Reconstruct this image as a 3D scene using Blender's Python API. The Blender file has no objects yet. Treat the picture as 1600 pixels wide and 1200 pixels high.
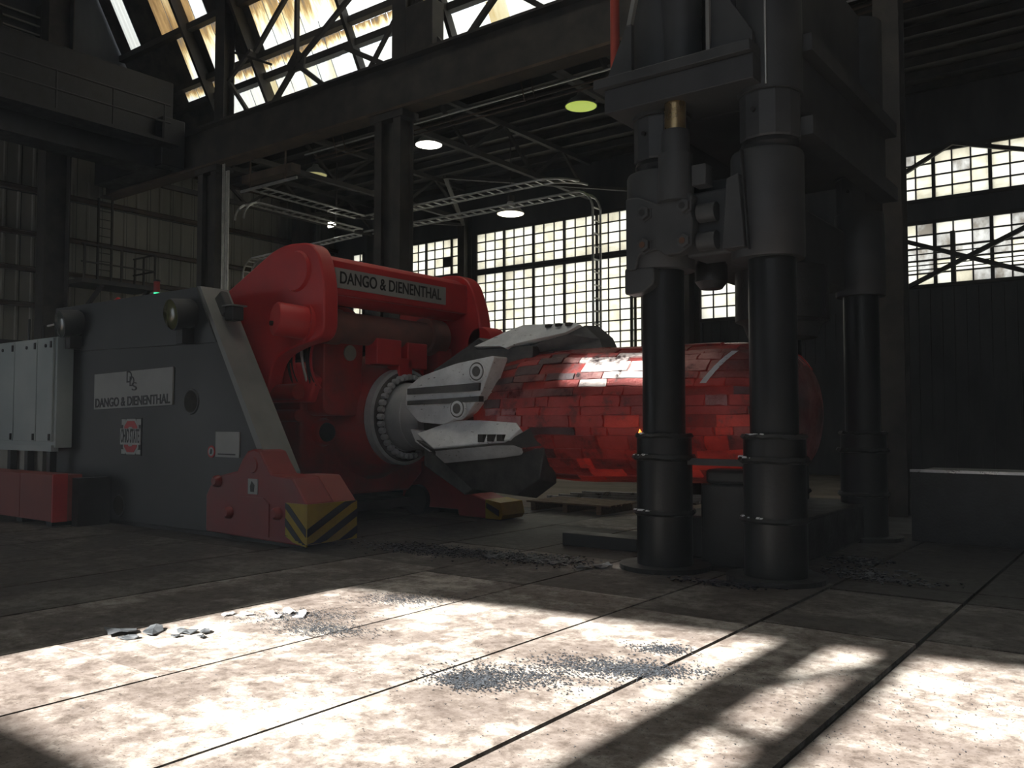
import bpy, math, random
from mathutils import Vector, Matrix
random.seed(7)
R = math.radians
sc = bpy.context.scene
C = sc.collection

# ------------------------------------------------------------------ camera
cam = bpy.data.cameras.new('camera')
cam.sensor_width = 36.0
cam.lens = 36.0 * 1362 / 1600
cam.clip_end = 300
cam_o = bpy.data.objects.new('camera', cam)
C.objects.link(cam_o)
cam_o.location = (0, 0, 1.6)
cam_o.rotation_euler = (R(90) + math.atan(60 / 1362), 0, R(37.1))
sc.camera = cam_o

# ------------------------------------------------------------------ sky, sun, exposure
SUN_EL = 33.0
TAN = math.tan(R(SUN_EL))
w = bpy.data.worlds.new('sky')
sc.world = w
w.use_nodes = True
wb = w.node_tree.nodes['Background']
wb.inputs[0].default_value = (0.86, 0.93, 1.0, 1)
wb.inputs[1].default_value = 2.1
sun = bpy.data.lights.new('sun', 'SUN')
sun.energy = 22.0
sun.angle = R(0.65)
sun.color = (1.0, 0.955, 0.89)
sun_o = bpy.data.objects.new('sun', sun)
C.objects.link(sun_o)
sun_o.location = (0, -20, 30)
sun_o.rotation_euler = (R(90 - SUN_EL), 0, 0)      # shines along +Y and down
vs = sc.view_settings
vs.view_transform = 'Standard'
vs.look = 'None'
vs.exposure = 0.0
vs.gamma = 1.0
vs.use_curve_mapping = False
sc.cycles.max_bounces = 8
sc.cycles.diffuse_bounces = 5
sc.cycles.glossy_bounces = 3
sc.cycles.transmission_bounces = 4
sc.cycles.sample_clamp_indirect = 4.0
sc.cycles.caustics_reflective = False
sc.cycles.caustics_refractive = False

# ------------------------------------------------------------------ materials
def nodes_of(name):
    m = bpy.data.materials.new(name)
    m.use_nodes = True
    nt = m.node_tree
    return m, nt, nt.nodes['Principled BSDF']

def noise(nt, scale, detail=4.0, rough=0.55, stretch=None):
    g = nt.nodes.new('ShaderNodeNewGeometry')
    n = nt.nodes.new('ShaderNodeTexNoise')
    n.inputs['Scale'].default_value = scale
    n.inputs['Detail'].default_value = detail
    n.inputs['Roughness'].default_value = rough
    if stretch:
        mp = nt.nodes.new('ShaderNodeMapping')
        mp.inputs['Scale'].default_value = stretch
        nt.links.new(g.outputs['Position'], mp.inputs['Vector'])
        nt.links.new(mp.outputs['Vector'], n.inputs['Vector'])
    else:
        nt.links.new(g.outputs['Position'], n.inputs['Vector'])
    return n

def ramp(nt, src, stops):
    r = nt.nodes.new('ShaderNodeValToRGB')
    els = r.color_ramp.elements
    while len(els) < len(stops):
        els.new(0.5)
    for e, (p, c) in zip(els, stops):
        e.position = p
        e.color = (c[0], c[1], c[2], 1) if len(c) > 2 else (c[0], c[0], c[0], 1)
    nt.links.new(src, r.inputs['Fac'])
    return r

def mat(name, c1, c2, rough=0.6, metal=0.0, scale=2.0, bump=0.0, bscale=30.0, stretch=None, spec=0.5, lo=0.35, hi=0.65):
    m, nt, b = nodes_of(name)
    n = noise(nt, scale, 6, 0.6, stretch)
    r = ramp(nt, n.outputs['Fac'], [(lo, c1), (hi, c2)])
    nt.links.new(r.outputs['Color'], b.inputs['Base Color'])
    b.inputs['Metallic'].default_value = metal
    b.inputs['Specular IOR Level'].default_value = spec
    rr = ramp(nt, n.outputs['Fac'], [(0.3, (max(rough - .1, .05),)), (0.7, (min(rough + .12, 1),))])
    nt.links.new(rr.outputs['Color'], b.inputs['Roughness'])
    if bump:
        n2 = noise(nt, bscale, 5)
        bp = nt.nodes.new('ShaderNodeBump')
        bp.inputs['Strength'].default_value = bump
        bp.inputs['Distance'].default_value = 0.02
        nt.links.new(n2.outputs['Fac'], bp.inputs['Height'])
        nt.links.new(bp.outputs['Normal'], b.inputs['Normal'])
    return m

def translucent(name, stops, scale, stretch=None, gloss=0.06):
    m, nt, b = nodes_of(name)
    nt.nodes.remove(b)
    out = nt.nodes['Material Output']
    n = noise(nt, scale, 5, 0.6, stretch)
    r = ramp(nt, n.outputs['Fac'], stops)
    t = nt.nodes.new('ShaderNodeBsdfTranslucent')
    nt.links.new(r.outputs['Color'], t.inputs['Color'])
    g = nt.nodes.new('ShaderNodeBsdfGlossy')
    g.inputs['Roughness'].default_value = 0.3
    mx = nt.nodes.new('ShaderNodeMixShader')
    mx.inputs[0].default_value = gloss
    nt.links.new(t.outputs[0], mx.inputs[1])
    nt.links.new(g.outputs[0], mx.inputs[2])
    nt.links.new(mx.outputs[0], out.inputs['Surface'])
    return m

def emitter(name, col, strength):
    m, nt, b = nodes_of(name)
    b.inputs['Base Color'].default_value = (*col, 1)
    b.inputs['Emission Color'].default_value = (*col, 1)
    b.inputs['Emission Strength'].default_value = strength
    return m

M = {}
M['steel_dark'] = mat('dark structural steel', (.035, .033, .032), (.075, .068, .06), .75, 0, 1.5, .3, 40)
M['steel_rust'] = mat('rusty brown steel', (.05, .038, .03), (.12, .085, .06), .8, 0, 1.2, .3, 40)
M['concrete'] = mat('dusty concrete', (.16, .13, .10), (.30, .25, .20), .85, 0, .9, .4, 25)
M['gap'] = mat('dark floor gap', (.02, .018, .016), (.05, .045, .04), .9, 0, 3)
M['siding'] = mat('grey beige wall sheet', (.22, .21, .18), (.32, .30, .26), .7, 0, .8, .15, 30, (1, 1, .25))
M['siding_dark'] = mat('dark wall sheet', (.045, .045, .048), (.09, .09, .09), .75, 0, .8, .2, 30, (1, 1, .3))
M['roof_dark'] = mat('sooty roof deck', (.03, .03, .03), (.10, .09, .075), .85, 0, 1.3, .3, 20)
M['grey_paint'] = mat('dark grey machine paint', (.026, .029, .032), (.038, .041, .044), .5, 0, .7, .08, 60)
M['grey_paint2'] = mat('slate grey press paint', (.032, .034, .038), (.055, .058, .062), .55, 0, 1.4, .12, 50)
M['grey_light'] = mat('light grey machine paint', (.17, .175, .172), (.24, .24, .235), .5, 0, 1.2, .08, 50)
M['cab'] = mat('pale green grey cabinet paint', (.33, .38, .38), (.42, .46, .45), .45, 0, 1.0, .05, 50)
M['red'] = mat('red machine paint', (.46, .026, .028), (.56, .036, .036), .42, 0, 1.6, .06, 60)
M['red_dull'] = mat('sooty red paint', (.20, .03, .025), (.38, .03, .026), .55, 0, 2.2, .1, 50)
M['red_dust'] = mat('dusty red paint', (.24, .05, .045), (.31, .08, .07), .65, 0, 1.6, .1, 50)
M['brown_dull'] = mat('dusty dull brown cylinder', (.15, .075, .06), (.24, .10, .08), .6, 0, 2.2, .1, 50)
M['black'] = mat('black oily steel', (.007, .007, .008), (.02, .02, .022), .5, 0, 3.0, .3, 35)
M['rubber'] = mat('black rubber', (.015, .015, .016), (.03, .03, .03), .7, 0, 4)
M['col_steel'] = mat('black greased press column', (.005, .0055, .0065), (.013, .014, .016), .42, 0, 2.2, .15, 30, (1, 1, .3), .3)
M['jaw'] = mat('scuffed pale grey jaw steel', (.62, .64, .66), (.80, .82, .84), .5, 0, 4.5, .25, 45)
def scuffed(name):
    m = mat(name, (.62, .64, .66), (.80, .82, .84), .5, 0, 4.5, .25, 45)
    nt = m.node_tree; b = nt.nodes['Principled BSDF']
    src = b.inputs['Base Color'].links[0].from_socket
    n = noise(nt, 16, 4, .6, (1, 1, 1.8))
    k = ramp(nt, n.outputs['Fac'], [(.30, (.18, .18, .19)), (.37, (1, 1, 1))])
    mx = nt.nodes.new('ShaderNodeMixRGB'); mx.blend_type = 'MULTIPLY'; mx.inputs[0].default_value = .9
    nt.links.new(src, mx.inputs[1]); nt.links.new(k.outputs['Color'], mx.inputs[2])
    nt.links.new(mx.outputs[0], b.inputs['Base Color'])
    return m
M['jaw'] = scuffed('scuffed pale jaw steel')
M['jaw_dark'] = mat('sooty jaw steel', (.06, .06, .062), (.14, .135, .13), .6, .2, 3.0, .3, 40)
M['hub'] = mat('grey hub paint', (.34, .35, .36), (.46, .47, .48), .45, .1, 3.0, .12, 40)
M['bolt'] = mat('dark steel bolts', (.10, .10, .105), (.20, .20, .2), .4, .6, 8.0)
M['brass'] = mat('bronze rod', (.28, .20, .10), (.42, .31, .16), .3, .8, 4.0, .05, 40)
M['sign'] = mat('grey white sign', (.29, .29, .275), (.37, .37, .355), .5, 0, 1.5, .03, 50)
M['ink'] = mat('black lettering', (.01, .01, .012), (.02, .02, .022), .5, 0, 5)
M['white'] = mat('white sticker', (.36, .36, .35), (.44, .44, .43), .5, 0, 5)
M['sred'] = mat('scarlet sticker', (.45, .02, .03), (.5, .03, .03), .5, 0, 5)
M['yellow'] = mat('yellow hazard paint', (.30, .20, .012), (.40, .28, .02), .55, 0, 3.0, .1, 50)
M['galv'] = mat('galvanised steel', (.40, .40, .38), (.58, .57, .54), .38, .7, 5.0, .1, 60)
M['rail_steel'] = mat('worn bright steel', (.35, .35, .36), (.5, .5, .52), .3, .9, 4.0, .1, 40)
M['wood'] = mat('grey brown timber', (.14, .10, .07), (.24, .18, .12), .8, 0, 6.0, .3, 40, (1, 6, 6))
M['lens'] = mat('clouded lamp lens', (.06, .07, .065), (.10, .11, .10), .15, 0, 5.0)
M['lens_y'] = mat('yellow tinted lamp lens', (.07, .075, .035), (.12, .12, .05), .15, 0, 5.0)
M['orange_rust'] = mat('heat rusted steel', (.07, .035, .02), (.13, .06, .035), .7, .2, 6.0, .2, 40)
M['chip_shaded'] = mat('blue mill scale darkened for shade', (.018, .022, .032), (.06, .07, .09), .35, .3, 30.0)  # darker copy of the chip colour, painting the shade they lie in
M['bogie_red'] = mat('shade-darkened bogie red', (.20, .022, .024), (.27, .034, .036), .5, 0, 1.6, .1, 60)  # red darkened to paint the weaker light low on the machine
M['slab_shaded'] = mat('shade-darkened slab', (.018, .018, .02), (.045, .043, .043), .55, 0, 1.4, .3, 25)  # slab colour darkened to paint deep shade right of the press
M['chip'] = mat('blue grey mill scale', (.06, .068, .08), (.17, .19, .22), .35, .55, 30.0)
M['flake'] = mat('grey scale sheet', (.08, .092, .105), (.19, .205, .22), .45, .35, 5.0, .3, 40)
M['lamp_shade'] = mat('enamel lamp shade', (.5, .5, .48), (.62, .62, .58), .35, 0, 5.0)
M['lamp_lit'] = emitter('lit lamp diffuser', (1.0, .97, .88), 7.0)
M['lamp_warm'] = emitter('warm lamp diffuser', (1.0, .93, .72), 3.0)
M['lamp_green'] = emitter('yellow green lamp diffuser', (.62, .78, .14), .55)
M['lamp_dim'] = emitter('dim yellow lamp diffuser', (.62, .58, .26), .42)
M['green_led'] = emitter('green signal light', (.05, 1.0, .4), 2.0)
M['flame'] = emitter('orange flame', (1.0, .38, .05), 2.2)
M['pipe_red'] = mat('orange red pipe paint', (.42, .05, .03), (.52, .08, .05), .5, 0, 3.0)

# floor plates: worn steel with pale dust, brown stains, and fine grit
def plate_mat(name, seed, tint):
    m, nt, b = nodes_of(name)
    n1 = noise(nt, .95 + .1 * seed, 10, .74)
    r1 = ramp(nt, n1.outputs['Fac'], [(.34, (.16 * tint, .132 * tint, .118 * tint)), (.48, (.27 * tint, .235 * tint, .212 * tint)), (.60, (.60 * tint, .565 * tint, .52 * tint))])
    n2 = noise(nt, 7, 8, .78)
    r2 = ramp(nt, n2.outputs['Fac'], [(.38, (.42, .385, .36)), (.47, (.80, .77, .74)), (.56, (1.1, 1.1, 1.1))])
    mx = nt.nodes.new('ShaderNodeMixRGB')
    mx.blend_type = 'MULTIPLY'
    mx.inputs[0].default_value = .85
    nt.links.new(r1.outputs['Color'], mx.inputs[1])
    nt.links.new(r2.outputs['Color'], mx.inputs[2])
    n3 = noise(nt, 55, 2, .5)
    r3 = ramp(nt, n3.outputs['Fac'], [(.28, (.12, .12, .12)), (.36, (1, 1, 1))])
    mx2 = nt.nodes.new('ShaderNodeMixRGB')
    mx2.blend_type = 'MULTIPLY'
    mx2.inputs[0].default_value = .8
    nt.links.new(mx.outputs[0], mx2.inputs[1])
    nt.links.new(r3.outputs['Color'], mx2.inputs[2])
    nt.links.new(mx2.outputs[0], b.inputs['Base Color'])
    rr = ramp(nt, n1.outputs['Fac'], [(.3, (.5,)), (.7, (.8,))])
    nt.links.new(rr.outputs['Color'], b.inputs['Roughness'])
    b.inputs['Specular IOR Level'].default_value = .35
    bp = nt.nodes.new('ShaderNodeBump')
    bp.inputs['Strength'].default_value = .35
    bp.inputs['Distance'].default_value = .012
    nt.links.new(n2.outputs['Fac'], bp.inputs['Height'])
    nt.links.new(bp.outputs['Normal'], b.inputs['Normal'])
    return m
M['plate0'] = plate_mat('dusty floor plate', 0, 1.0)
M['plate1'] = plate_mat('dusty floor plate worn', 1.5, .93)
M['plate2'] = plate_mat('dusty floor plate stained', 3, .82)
M['plate3'] = plate_mat('shade-darkened floor plate', 2, .38)  # tint lowered to paint the shade beyond the sun patch
M['plate5'] = plate_mat('shade-darkened left floor plate', 1, .27)  # stained, with the tint lowered to paint shade on the left floor
M['plate6'] = plate_mat('half-shaded floor plate', 1.2, .55)  # milder tint, painting shade up to the sun patch edge
M['plate4'] = plate_mat('shade-blackened floor plate', 2, .16)  # darkest tint, painting shade beside the machine and round the press

# hot ingot: red hot steel under cooling scale; the glow is the steel's own
def ingot_mat(name, c1, c2, glow, crust):
    m, nt, b = nodes_of(name)
    n1 = noise(nt, 3.2, 8, .65)
    r1 = ramp(nt, n1.outputs['Fac'], [(.36, (.035, .028, .03)), (.46, c1), (.66, c2)])
    nt.links.new(r1.outputs['Color'], b.inputs['Base Color'])
    n2 = noise(nt, 2.1, 6, .6, (.6, 1.4, 1.4))
    e = ramp(nt, n2.outputs['Fac'], [(.30 + crust, (.012, .001, .001)), (.46 + crust, (.55, .030, .018)), (.75, (1.0, .07, .03))])
    nt.links.new(e.outputs['Color'], b.inputs['Emission Color'])
    b.inputs['Emission Strength'].default_value = glow
    rr = ramp(nt, n1.outputs['Fac'], [(.3, (.55,)), (.7, (.34,))])
    nt.links.new(rr.outputs['Color'], b.inputs['Roughness'])
    n3 = noise(nt, 22, 6, .65)
    bp = nt.nodes.new('ShaderNodeBump')
    bp.inputs['Strength'].default_value = .55
    bp.inputs['Distance'].default_value = .02
    nt.links.new(n3.outputs['Fac'], bp.inputs['Height'])
    nt.links.new(bp.outputs['Normal'], b.inputs['Normal'])
    return m
M['ingot'] = ingot_mat('red hot ingot core', (.10, .016, .015), (.18, .024, .022), .05, .02)
M['scale0'] = ingot_mat('red hot scale', (.22, .036, .034), (.32, .055, .05), .06, .01)
M['scale1'] = ingot_mat('dull red scale', (.20, .045, .043), (.28, .07, .065), .035, .04)
M['scale2'] = ingot_mat('cooling grey red scale', (.24, .13, .13), (.36, .22, .21), .03, .06)
M['scale3'] = ingot_mat('bright red scale', (.26, .03, .022), (.34, .04, .03), .13, -.02)

M['scale5'] = ingot_mat('pale light spot scale', (.50, .46, .45), (.72, .68, .66), .01, .08)  # pale colour paints the bright light spot on the ingot
M['scale4'] = ingot_mat('dark purple crust', (.05, .04, .045), (.10, .07, .075), .012, .08)
for k_, me_, ro_ in (('scale5', .4, .28), ('scale2', .55, .20), ('scale1', .2, .28)):
    b_ = M[k_].node_tree.nodes['Principled BSDF']
    b_.inputs['Metallic'].default_value = me_
    for l_ in list(b_.inputs['Roughness'].links): M[k_].node_tree.links.remove(l_)
    b_.inputs['Roughness'].default_value = ro_
M['pane0'] = translucent('wired glass pane clear', [(.3, (.88, .79, .60)), (.6, (1.0, .93, .76))], 1.6)
M['pane1'] = translucent('wired glass pane dusty', [(.3, (.66, .58, .40)), (.6, (.92, .83, .62))], 2.2, (1, 1, 2))
M['pane2'] = translucent('wired glass pane yellowed', [(.3, (.54, .47, .32)), (.65, (.84, .74, .54))], 2.6, (1, 1, .5))
M['pane3'] = translucent('wired glass pane dirty', [(.36, (.26, .22, .17)), (.6, (.66, .62, .55))], 3.4, (1, 1, .6))
M['sheet0'] = translucent('white fibreglass sheet', [(.3, (1.0, .92, .74)), (.6, (1.0, .97, .86))], .6, (1, 1, .4))
M['sheet1'] = translucent('yellowed fibreglass sheet', [(.36, (.62, .42, .16)), (.52, (.88, .76, .46)), (.62, (.94, .92, .80))], .9, (1, .35, .22))
M['sheet2'] = translucent('brown stained fibreglass sheet', [(.38, (.16, .085, .035)), (.52, (.50, .30, .12)), (.66, (.80, .64, .34))], .9, (1, .35, .22))
M['sheet3'] = translucent('greyed fibreglass sheet', [(.4, (.008, .008, .008)), (.6, (.022, .021, .02))], 1.0, (1, .4, .3), 0.0)

def stained(name, z0, z1, seed):
    # rain-streaked sheet: grime washed down from the upper lap in ragged tongues
    m, nt, b = nodes_of(name)
    nt.nodes.remove(b)
    g = nt.nodes.new('ShaderNodeNewGeometry')
    sp = nt.nodes.new('ShaderNodeSeparateXYZ')
    nt.links.new(g.outputs['Position'], sp.inputs[0])
    mr = nt.nodes.new('ShaderNodeMapRange')
    mr.inputs['From Min'].default_value = z0; mr.inputs['From Max'].default_value = z1
    nt.links.new(sp.outputs['Z'], mr.inputs['Value'])
    n = noise(nt, 1.6 + seed, 6, .65, (1.6, .3, .25))
    ad = nt.nodes.new('ShaderNodeMath'); ad.operation = 'MULTIPLY_ADD'
    nt.links.new(n.outputs['Fac'], ad.inputs[0]); ad.inputs[1].default_value = 1.7; ad.inputs[2].default_value = -.85
    sm = nt.nodes.new('ShaderNodeMath'); sm.operation = 'ADD'; sm.use_clamp = True
    nt.links.new(ad.outputs[0], sm.inputs[0]); nt.links.new(mr.outputs[0], sm.inputs[1])
    r_ = ramp(nt, sm.outputs[0], [(.30, (1.0, .96, .84)), (.48, (1.0, .80, .42)), (.66, (.50, .30, .11)), (.9, (.20, .15, .10))])
    t = nt.nodes.new('ShaderNodeBsdfTranslucent')
    nt.links.new(r_.outputs['Color'], t.inputs['Color'])
    nt.links.new(t.outputs[0], nt.nodes['Material Output'].inputs['Surface'])
    return m
M['tall0'] = stained('streaked tall sheet', 13.35, 15.3, 0)
M['tall1'] = stained('heavily streaked tall sheet', 13.55, 15.14, .7)
M['short0'] = stained('streaked short sheet', 13.07, 13.5, 1.2)

# ------------------------------------------------------------------ mesh helpers
class MB:
    def __init__(s):
        s.v = []; s.f = []
    def quadbox(s, c):
        k = len(s.v)
        s.v += [tuple(p) for p in c]
        for q in ((0, 3, 2, 1), (4, 5, 6, 7), (0, 1, 5, 4), (1, 2, 6, 5), (2, 3, 7, 6), (3, 0, 4, 7)):
            s.f.append(tuple(k + i for i in q))
        return s
    def box(s, x0, x1, y0, y1, z0, z1):
        return s.quadbox([(x0, y0, z0), (x1, y0, z0), (x1, y1, z0), (x0, y1, z0), (x0, y0, z1), (x1, y0, z1), (x1, y1, z1), (x0, y1, z1)])
    def prism(s, poly, axis, a, b):
        """poly of 2D points; axis 'y': (x,z) outline from y=a to b; 'x': (y,z); 'z': (x,y)"""
        k = len(s.v); n = len(poly)
        for t in (a, b):
            for p, q in poly:
                s.v.append((p, t, q) if axis == 'y' else (t, p, q) if axis == 'x' else (p, q, t))
        s.f.append(tuple(k + i for i in range(n)))
        s.f.append(tuple(k + n + i for i in reversed(range(n))))
        for i in range(n):
            j = (i + 1) % n
            s.f.append((k + i, k + n + i, k + n + j, k + j))
        return s
    def cyl(s, p0, p1, r0, r1=None, n=24, cap=True):
        r1 = r0 if r1 is None else r1
        return s.lathe(p0, p1, [(0, r0), (1, r1)], n, cap)
    def lathe(s, p0, p1, prof, n=28, cap=True):
        """profile of (t, radius) along p0-p1, t in 0..1"""
        p0 = Vector(p0); p1 = Vector(p1); d = p1 - p0
        z = d.normalized()
        a = Vector((1, 0, 0)) if abs(z.x) < .9 else Vector((0, 1, 0))
        u = z.cross(a).normalized(); v = z.cross(u)
        k = len(s.v)
        for t, r in prof:
            for i in range(n):
                th = 2 * math.pi * i / n
                s.v.append(tuple(p0 + d * t + (u * math.cos(th) + v * math.sin(th)) * r))
        for j in range(len(prof) - 1):
            for i in range(n):
                i2 = (i + 1) % n
                s.f.append((k + j * n + i, k + j * n + i2, k + (j + 1) * n + i2, k + (j + 1) * n + i))
        if cap:
            s.f.append(tuple(k + i for i in reversed(range(n))))
            s.f.append(tuple(k + (len(prof) - 1) * n + i for i in range(n)))
        return s
    def beam(s, p0, p1, wd, ht, up=(0, 0, 1)):
        p0 = Vector(p0); p1 = Vector(p1)
        z = (p1 - p0).normalized(); upv = Vector(up)
        if abs(z.dot(upv)) > .97: upv = Vector((0, 1, 0))
        u = z.cross(upv).normalized() * wd / 2; v = u.cross(z).normalized() * ht / 2
        c = [p0 - u - v, p0 + u - v, p0 + u + v, p0 - u + v, p1 - u - v, p1 + u - v, p1 + u + v, p1 - u + v]
        return s.quadbox(c)
    def tube(s, pts, r, n=8):
        pts = [Vector(p) for p in pts]
        k = len(s.v); m = len(pts)
        ref = Vector((0.123, 0.31, 0.94)).normalized()
        for i, p in enumerate(pts):
            t = (pts[min(i + 1, m - 1)] - pts[max(i - 1, 0)]).normalized()
            rf = ref if abs(t.dot(ref)) < .95 else Vector((1, 0, 0))
            u = t.cross(rf).normalized(); v = t.cross(u)
            for q in range(n):
                th = 2 * math.pi * q / n
                s.v.append(tuple(p + (u * math.cos(th) + v * math.sin(th)) * r))
        for i in range(m - 1):
            for q in range(n):
                q2 = (q + 1) % n
                s.f.append((k + i * n + q, k + i * n + q2, k + (i + 1) * n + q2, k + (i + 1) * n + q))
        s.f.append(tuple(k + q for q in reversed(range(n))))
        s.f.append(tuple(k + (m - 1) * n + q for q in range(n)))
        return s
    def ibeam(s, p0, p1, wd, ht, tf=.03, tw=.02):
        """I section standing post or girder along p0-p1; flanges across local u, web along v"""
        p0 = Vector(p0); p1 = Vector(p1)
        z = (p1 - p0).normalized()
        upv = Vector((0, 0, 1)) if abs(z.z) < .9 else Vector((0, 1, 0))
        u = z.cross(upv).normalized(); v = u.cross(z).normalized()
        for sg in (-1, 1):
            o = v * (sg * (ht / 2 - tf / 2))
            s.beam(p0 + o, p1 + o, wd, tf, upv)
        s.beam(p0, p1, tw, ht - 2 * tf, upv)
        return s

ORG = {}
def finish(me, smooth):
    if smooth:
        me.polygons.foreach_set('use_smooth', [True] * len(me.polygons))
        me.set_sharp_from_angle(angle=R(smooth))
    me.update()

def props(o, label=None, cat=None, group=None, kind=None):
    if label: o['label'] = label
    if cat: o['category'] = cat
    if group: o['group'] = group
    if kind: o['kind'] = kind
    return o

def mesh(name, mb, m, smooth=0):
    me = bpy.data.meshes.new(name)
    me.from_pydata(mb.v, [], mb.f)
    me.materials.append(M[m] if isinstance(m, str) else m)
    finish(me, smooth)
    return me

def obj(name, mb, m, parent=None, smooth=0, bevel=0.0, seg=2):
    """one mesh object from world-space geometry; origin at the thing's base"""
    if not isinstance(mb, bpy.types.Mesh):
        me = mesh(name, mb, m, smooth)
    else:
        me = mb
    o = bpy.data.objects.new(name, me)
    C.objects.link(o)
    if parent is not None:
        org = ORG[parent.name]
        o.parent = parent
    else:
        xs = [v.co for v in me.vertices]
        org = Vector(((min(c.x for c in xs) + max(c.x for c in xs)) / 2, (min(c.y for c in xs) + max(c.y for c in xs)) / 2, min(c.z for c in xs)))
        o.location = org
    me.transform(Matrix.Translation(-org))
    ORG[o.name] = org
    if bevel:
        b = o.modifiers.new('edges', 'BEVEL')
        b.width = bevel; b.segments = seg; b.limit_method = 'ANGLE'; b.angle_limit = R(40)
        if not smooth:
            finish(me, 35)
    return o

def inst(name, me, loc, parent=None, rot=None):
    """an object that shares mesh data, placed at a world location"""
    o = bpy.data.objects.new(name, me)
    C.objects.link(o)
    loc = Vector(loc)
    if parent is not None:
        o.parent = parent
        o.location = loc - ORG[parent.name]
    else:
        o.location = loc
    if rot: o.rotation_euler = rot
    ORG[o.name] = loc
    return o

def thing(name, loc, label, cat, group=None):
    o = bpy.data.objects.new(name, None)
    o.empty_display_size = .2
    C.objects.link(o)
    o.location = loc
    ORG[o.name] = Vector(loc)
    return props(o, label, cat, group)

def struct(name, mb, m, **k):
    o = obj(name, mb, m, **k)
    if k.get('parent') is None: o['kind'] = 'structure'
    return o

def text_mesh(name, s, size, xaxis, yaxis, origin, m, depth=.006, width=None, squash=1.0, bold=0.0):
    cu = bpy.data.curves.new(name, 'FONT')
    cu.body = s; cu.size = size; cu.align_x = 'CENTER'; cu.align_y = 'CENTER'
    cu.extrude = depth; cu.offset = bold
    t = bpy.data.objects.new(name, cu)
    me = bpy.data.meshes.new_from_object(t)
    bpy.data.objects.remove(t)
    me.name = name
    x = Vector(xaxis).normalized(); y = Vector(yaxis).normalized(); z = x.cross(y)
    sx = 1.0
    if width:
        xs = [v.co.x for v in me.vertices]
        sx = width / (max(xs) - min(xs))
        cxm = (max(xs) + min(xs)) / 2
        for v in me.vertices: v.co.x -= cxm
    mt = Matrix(((x.x * sx, y.x, z.x, origin[0]), (x.y * sx, y.y, z.y, origin[1]), (x.z * sx, y.z, z.z, origin[2]), (0, 0, 0, 1)))
    me.transform(mt)
    me.materials.clear(); me.materials.append(M[m])
    return me

# ================================================================== THE SETTING
# ------------------------------------------------------------------ floor
floor = struct('floor', MB().box(-31, 8, -8, 27.2, -.35, -.03), 'gap')
xs = [-20.6, -19.2, -17.8, -16.4, -15.0, -13.6, -12.2, -10.6, -9.1, -7.75, -6.47, -5.14, -3.80, -2.70, -1.50, -.25, 1.0, 2.3, 3.6]
rnd = random.Random(3)
for i in range(len(xs) - 1):
    a, b = xs[i], xs[i + 1]
    if a >= -2.71:
        ys = [-6, -1.2 - .3 * (i % 2), 1.7 + .2 * (i % 3), 6.78 if i % 2 else 7.0, 8.62, 9.2, 13.4]
        if i == 13: ys = [-6, -1.1, 2.3, 6.86, 8.62, 9.2, 13.4]
    elif a >= -9.2:
        ys = [-6, -1 - .4 * (i % 2), (.4, 1.1, 1.55, .8)[i % 4], (7.25, 7.0, 7.1)[i % 3], 8.9, 11.4, 13.4]
        if i == 10: ys[2] = 3.1
        if i == 12: ys[3] = 6.7
    else:
        ys = [-6, -.6, 2.2 + .5 * (i % 2), 5.2 + .3 * (i % 2), 6.85, 8.4, 11.0, 13.4]
    for j in range(len(ys) - 1):
        g = .015 if a != -2.70 else .022
        gy = .005 if a < -2.71 or j not in (4, 3) else .03
        dz = rnd.uniform(-.004, .0)
        p = MB().box(a + g, b - g, ys[j] + gy, ys[j + 1] - gy, -.045, dz)
        obj('floor_plate', p, ('plate4' if a < -9.0 else 'plate3') if 6.6 < ys[j] < 8.6 else 'plate4' if 8.6 <= ys[j] < 11 or (ys[j] > 11 and a > -5.2) else 'plate5' if a < -7.8 else 'plate6' if a < -6.5 else 'plate%d' % rnd.choice((0, 0, 1, 1, 2)), floor)  # the darker tints follow where shade falls
far_slab = MB()
far_slab.box(-31, -4.2, 13.42, 27, -.03, 0)
far_slab.box(-31, -20.62, -8, 13.42, -.03, 0)
far_slab.box(3.62, 8, -8, 13.42, -.03, 0)
obj('concrete_slab', far_slab, 'concrete', floor)
obj('concrete_slab', MB().box(-4.19, 8, 13.42, 27, -.03, 0), 'slab_shaded', floor)  # dark slab piece, its colour standing for shade

# ------------------------------------------------------------------ left end wall: separate sheets on girts
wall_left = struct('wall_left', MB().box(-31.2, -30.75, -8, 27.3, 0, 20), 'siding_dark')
def corr(wd, h, ribs, amp=.035):
    mb = MB(); n = ribs * 4
    prof = []
    for i in range(ribs):
        x = wd * i / ribs; s_ = wd / ribs
        prof += [(x, 0), (x + s_ * .70, 0), (x + s_ * .78, amp), (x + s_ * .92, amp)]
    prof.append((wd - .012, 0))
    k = 0
    for (x, d) in prof:
        mb.v += [(d, x, 0), (d, x, h)]
    for i in range(len(prof) - 1):
        mb.f.append((2 * i, 2 * i + 2, 2 * i + 3, 2 * i + 1))
    return mb
sheet_lo = mesh('siding_sheet', corr(.92, 5.0, 2), 'siding')
sheet_hi = mesh('siding_sheet_upper', corr(.92, 4.3, 2), 'siding')
y = 3.0
while y < 26.6:
    inst('siding_sheet', sheet_lo, (-30.74, y, 4.35), wall_left)
    inst('siding_sheet', sheet_hi, (-30.735, y, 9.4), wall_left)
    y += .93
for z in (5.55, 6.75, 7.95, 9.45, 11.3):
    obj('girt', MB().ibeam((-30.5, 3, z), (-30.5, 27, z), .18, .16, .02, .015), 'steel_rust', wall_left)
# wall columns of the end wall
for yy in (13.95, 4.5, 24.6):
    props(obj('wall_column', MB().ibeam((-30.0, yy, 0), (-30.0, yy, 17), .55, .85, .04, .03), 'steel_dark', wall_left), 'dark steel wall column')

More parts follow.
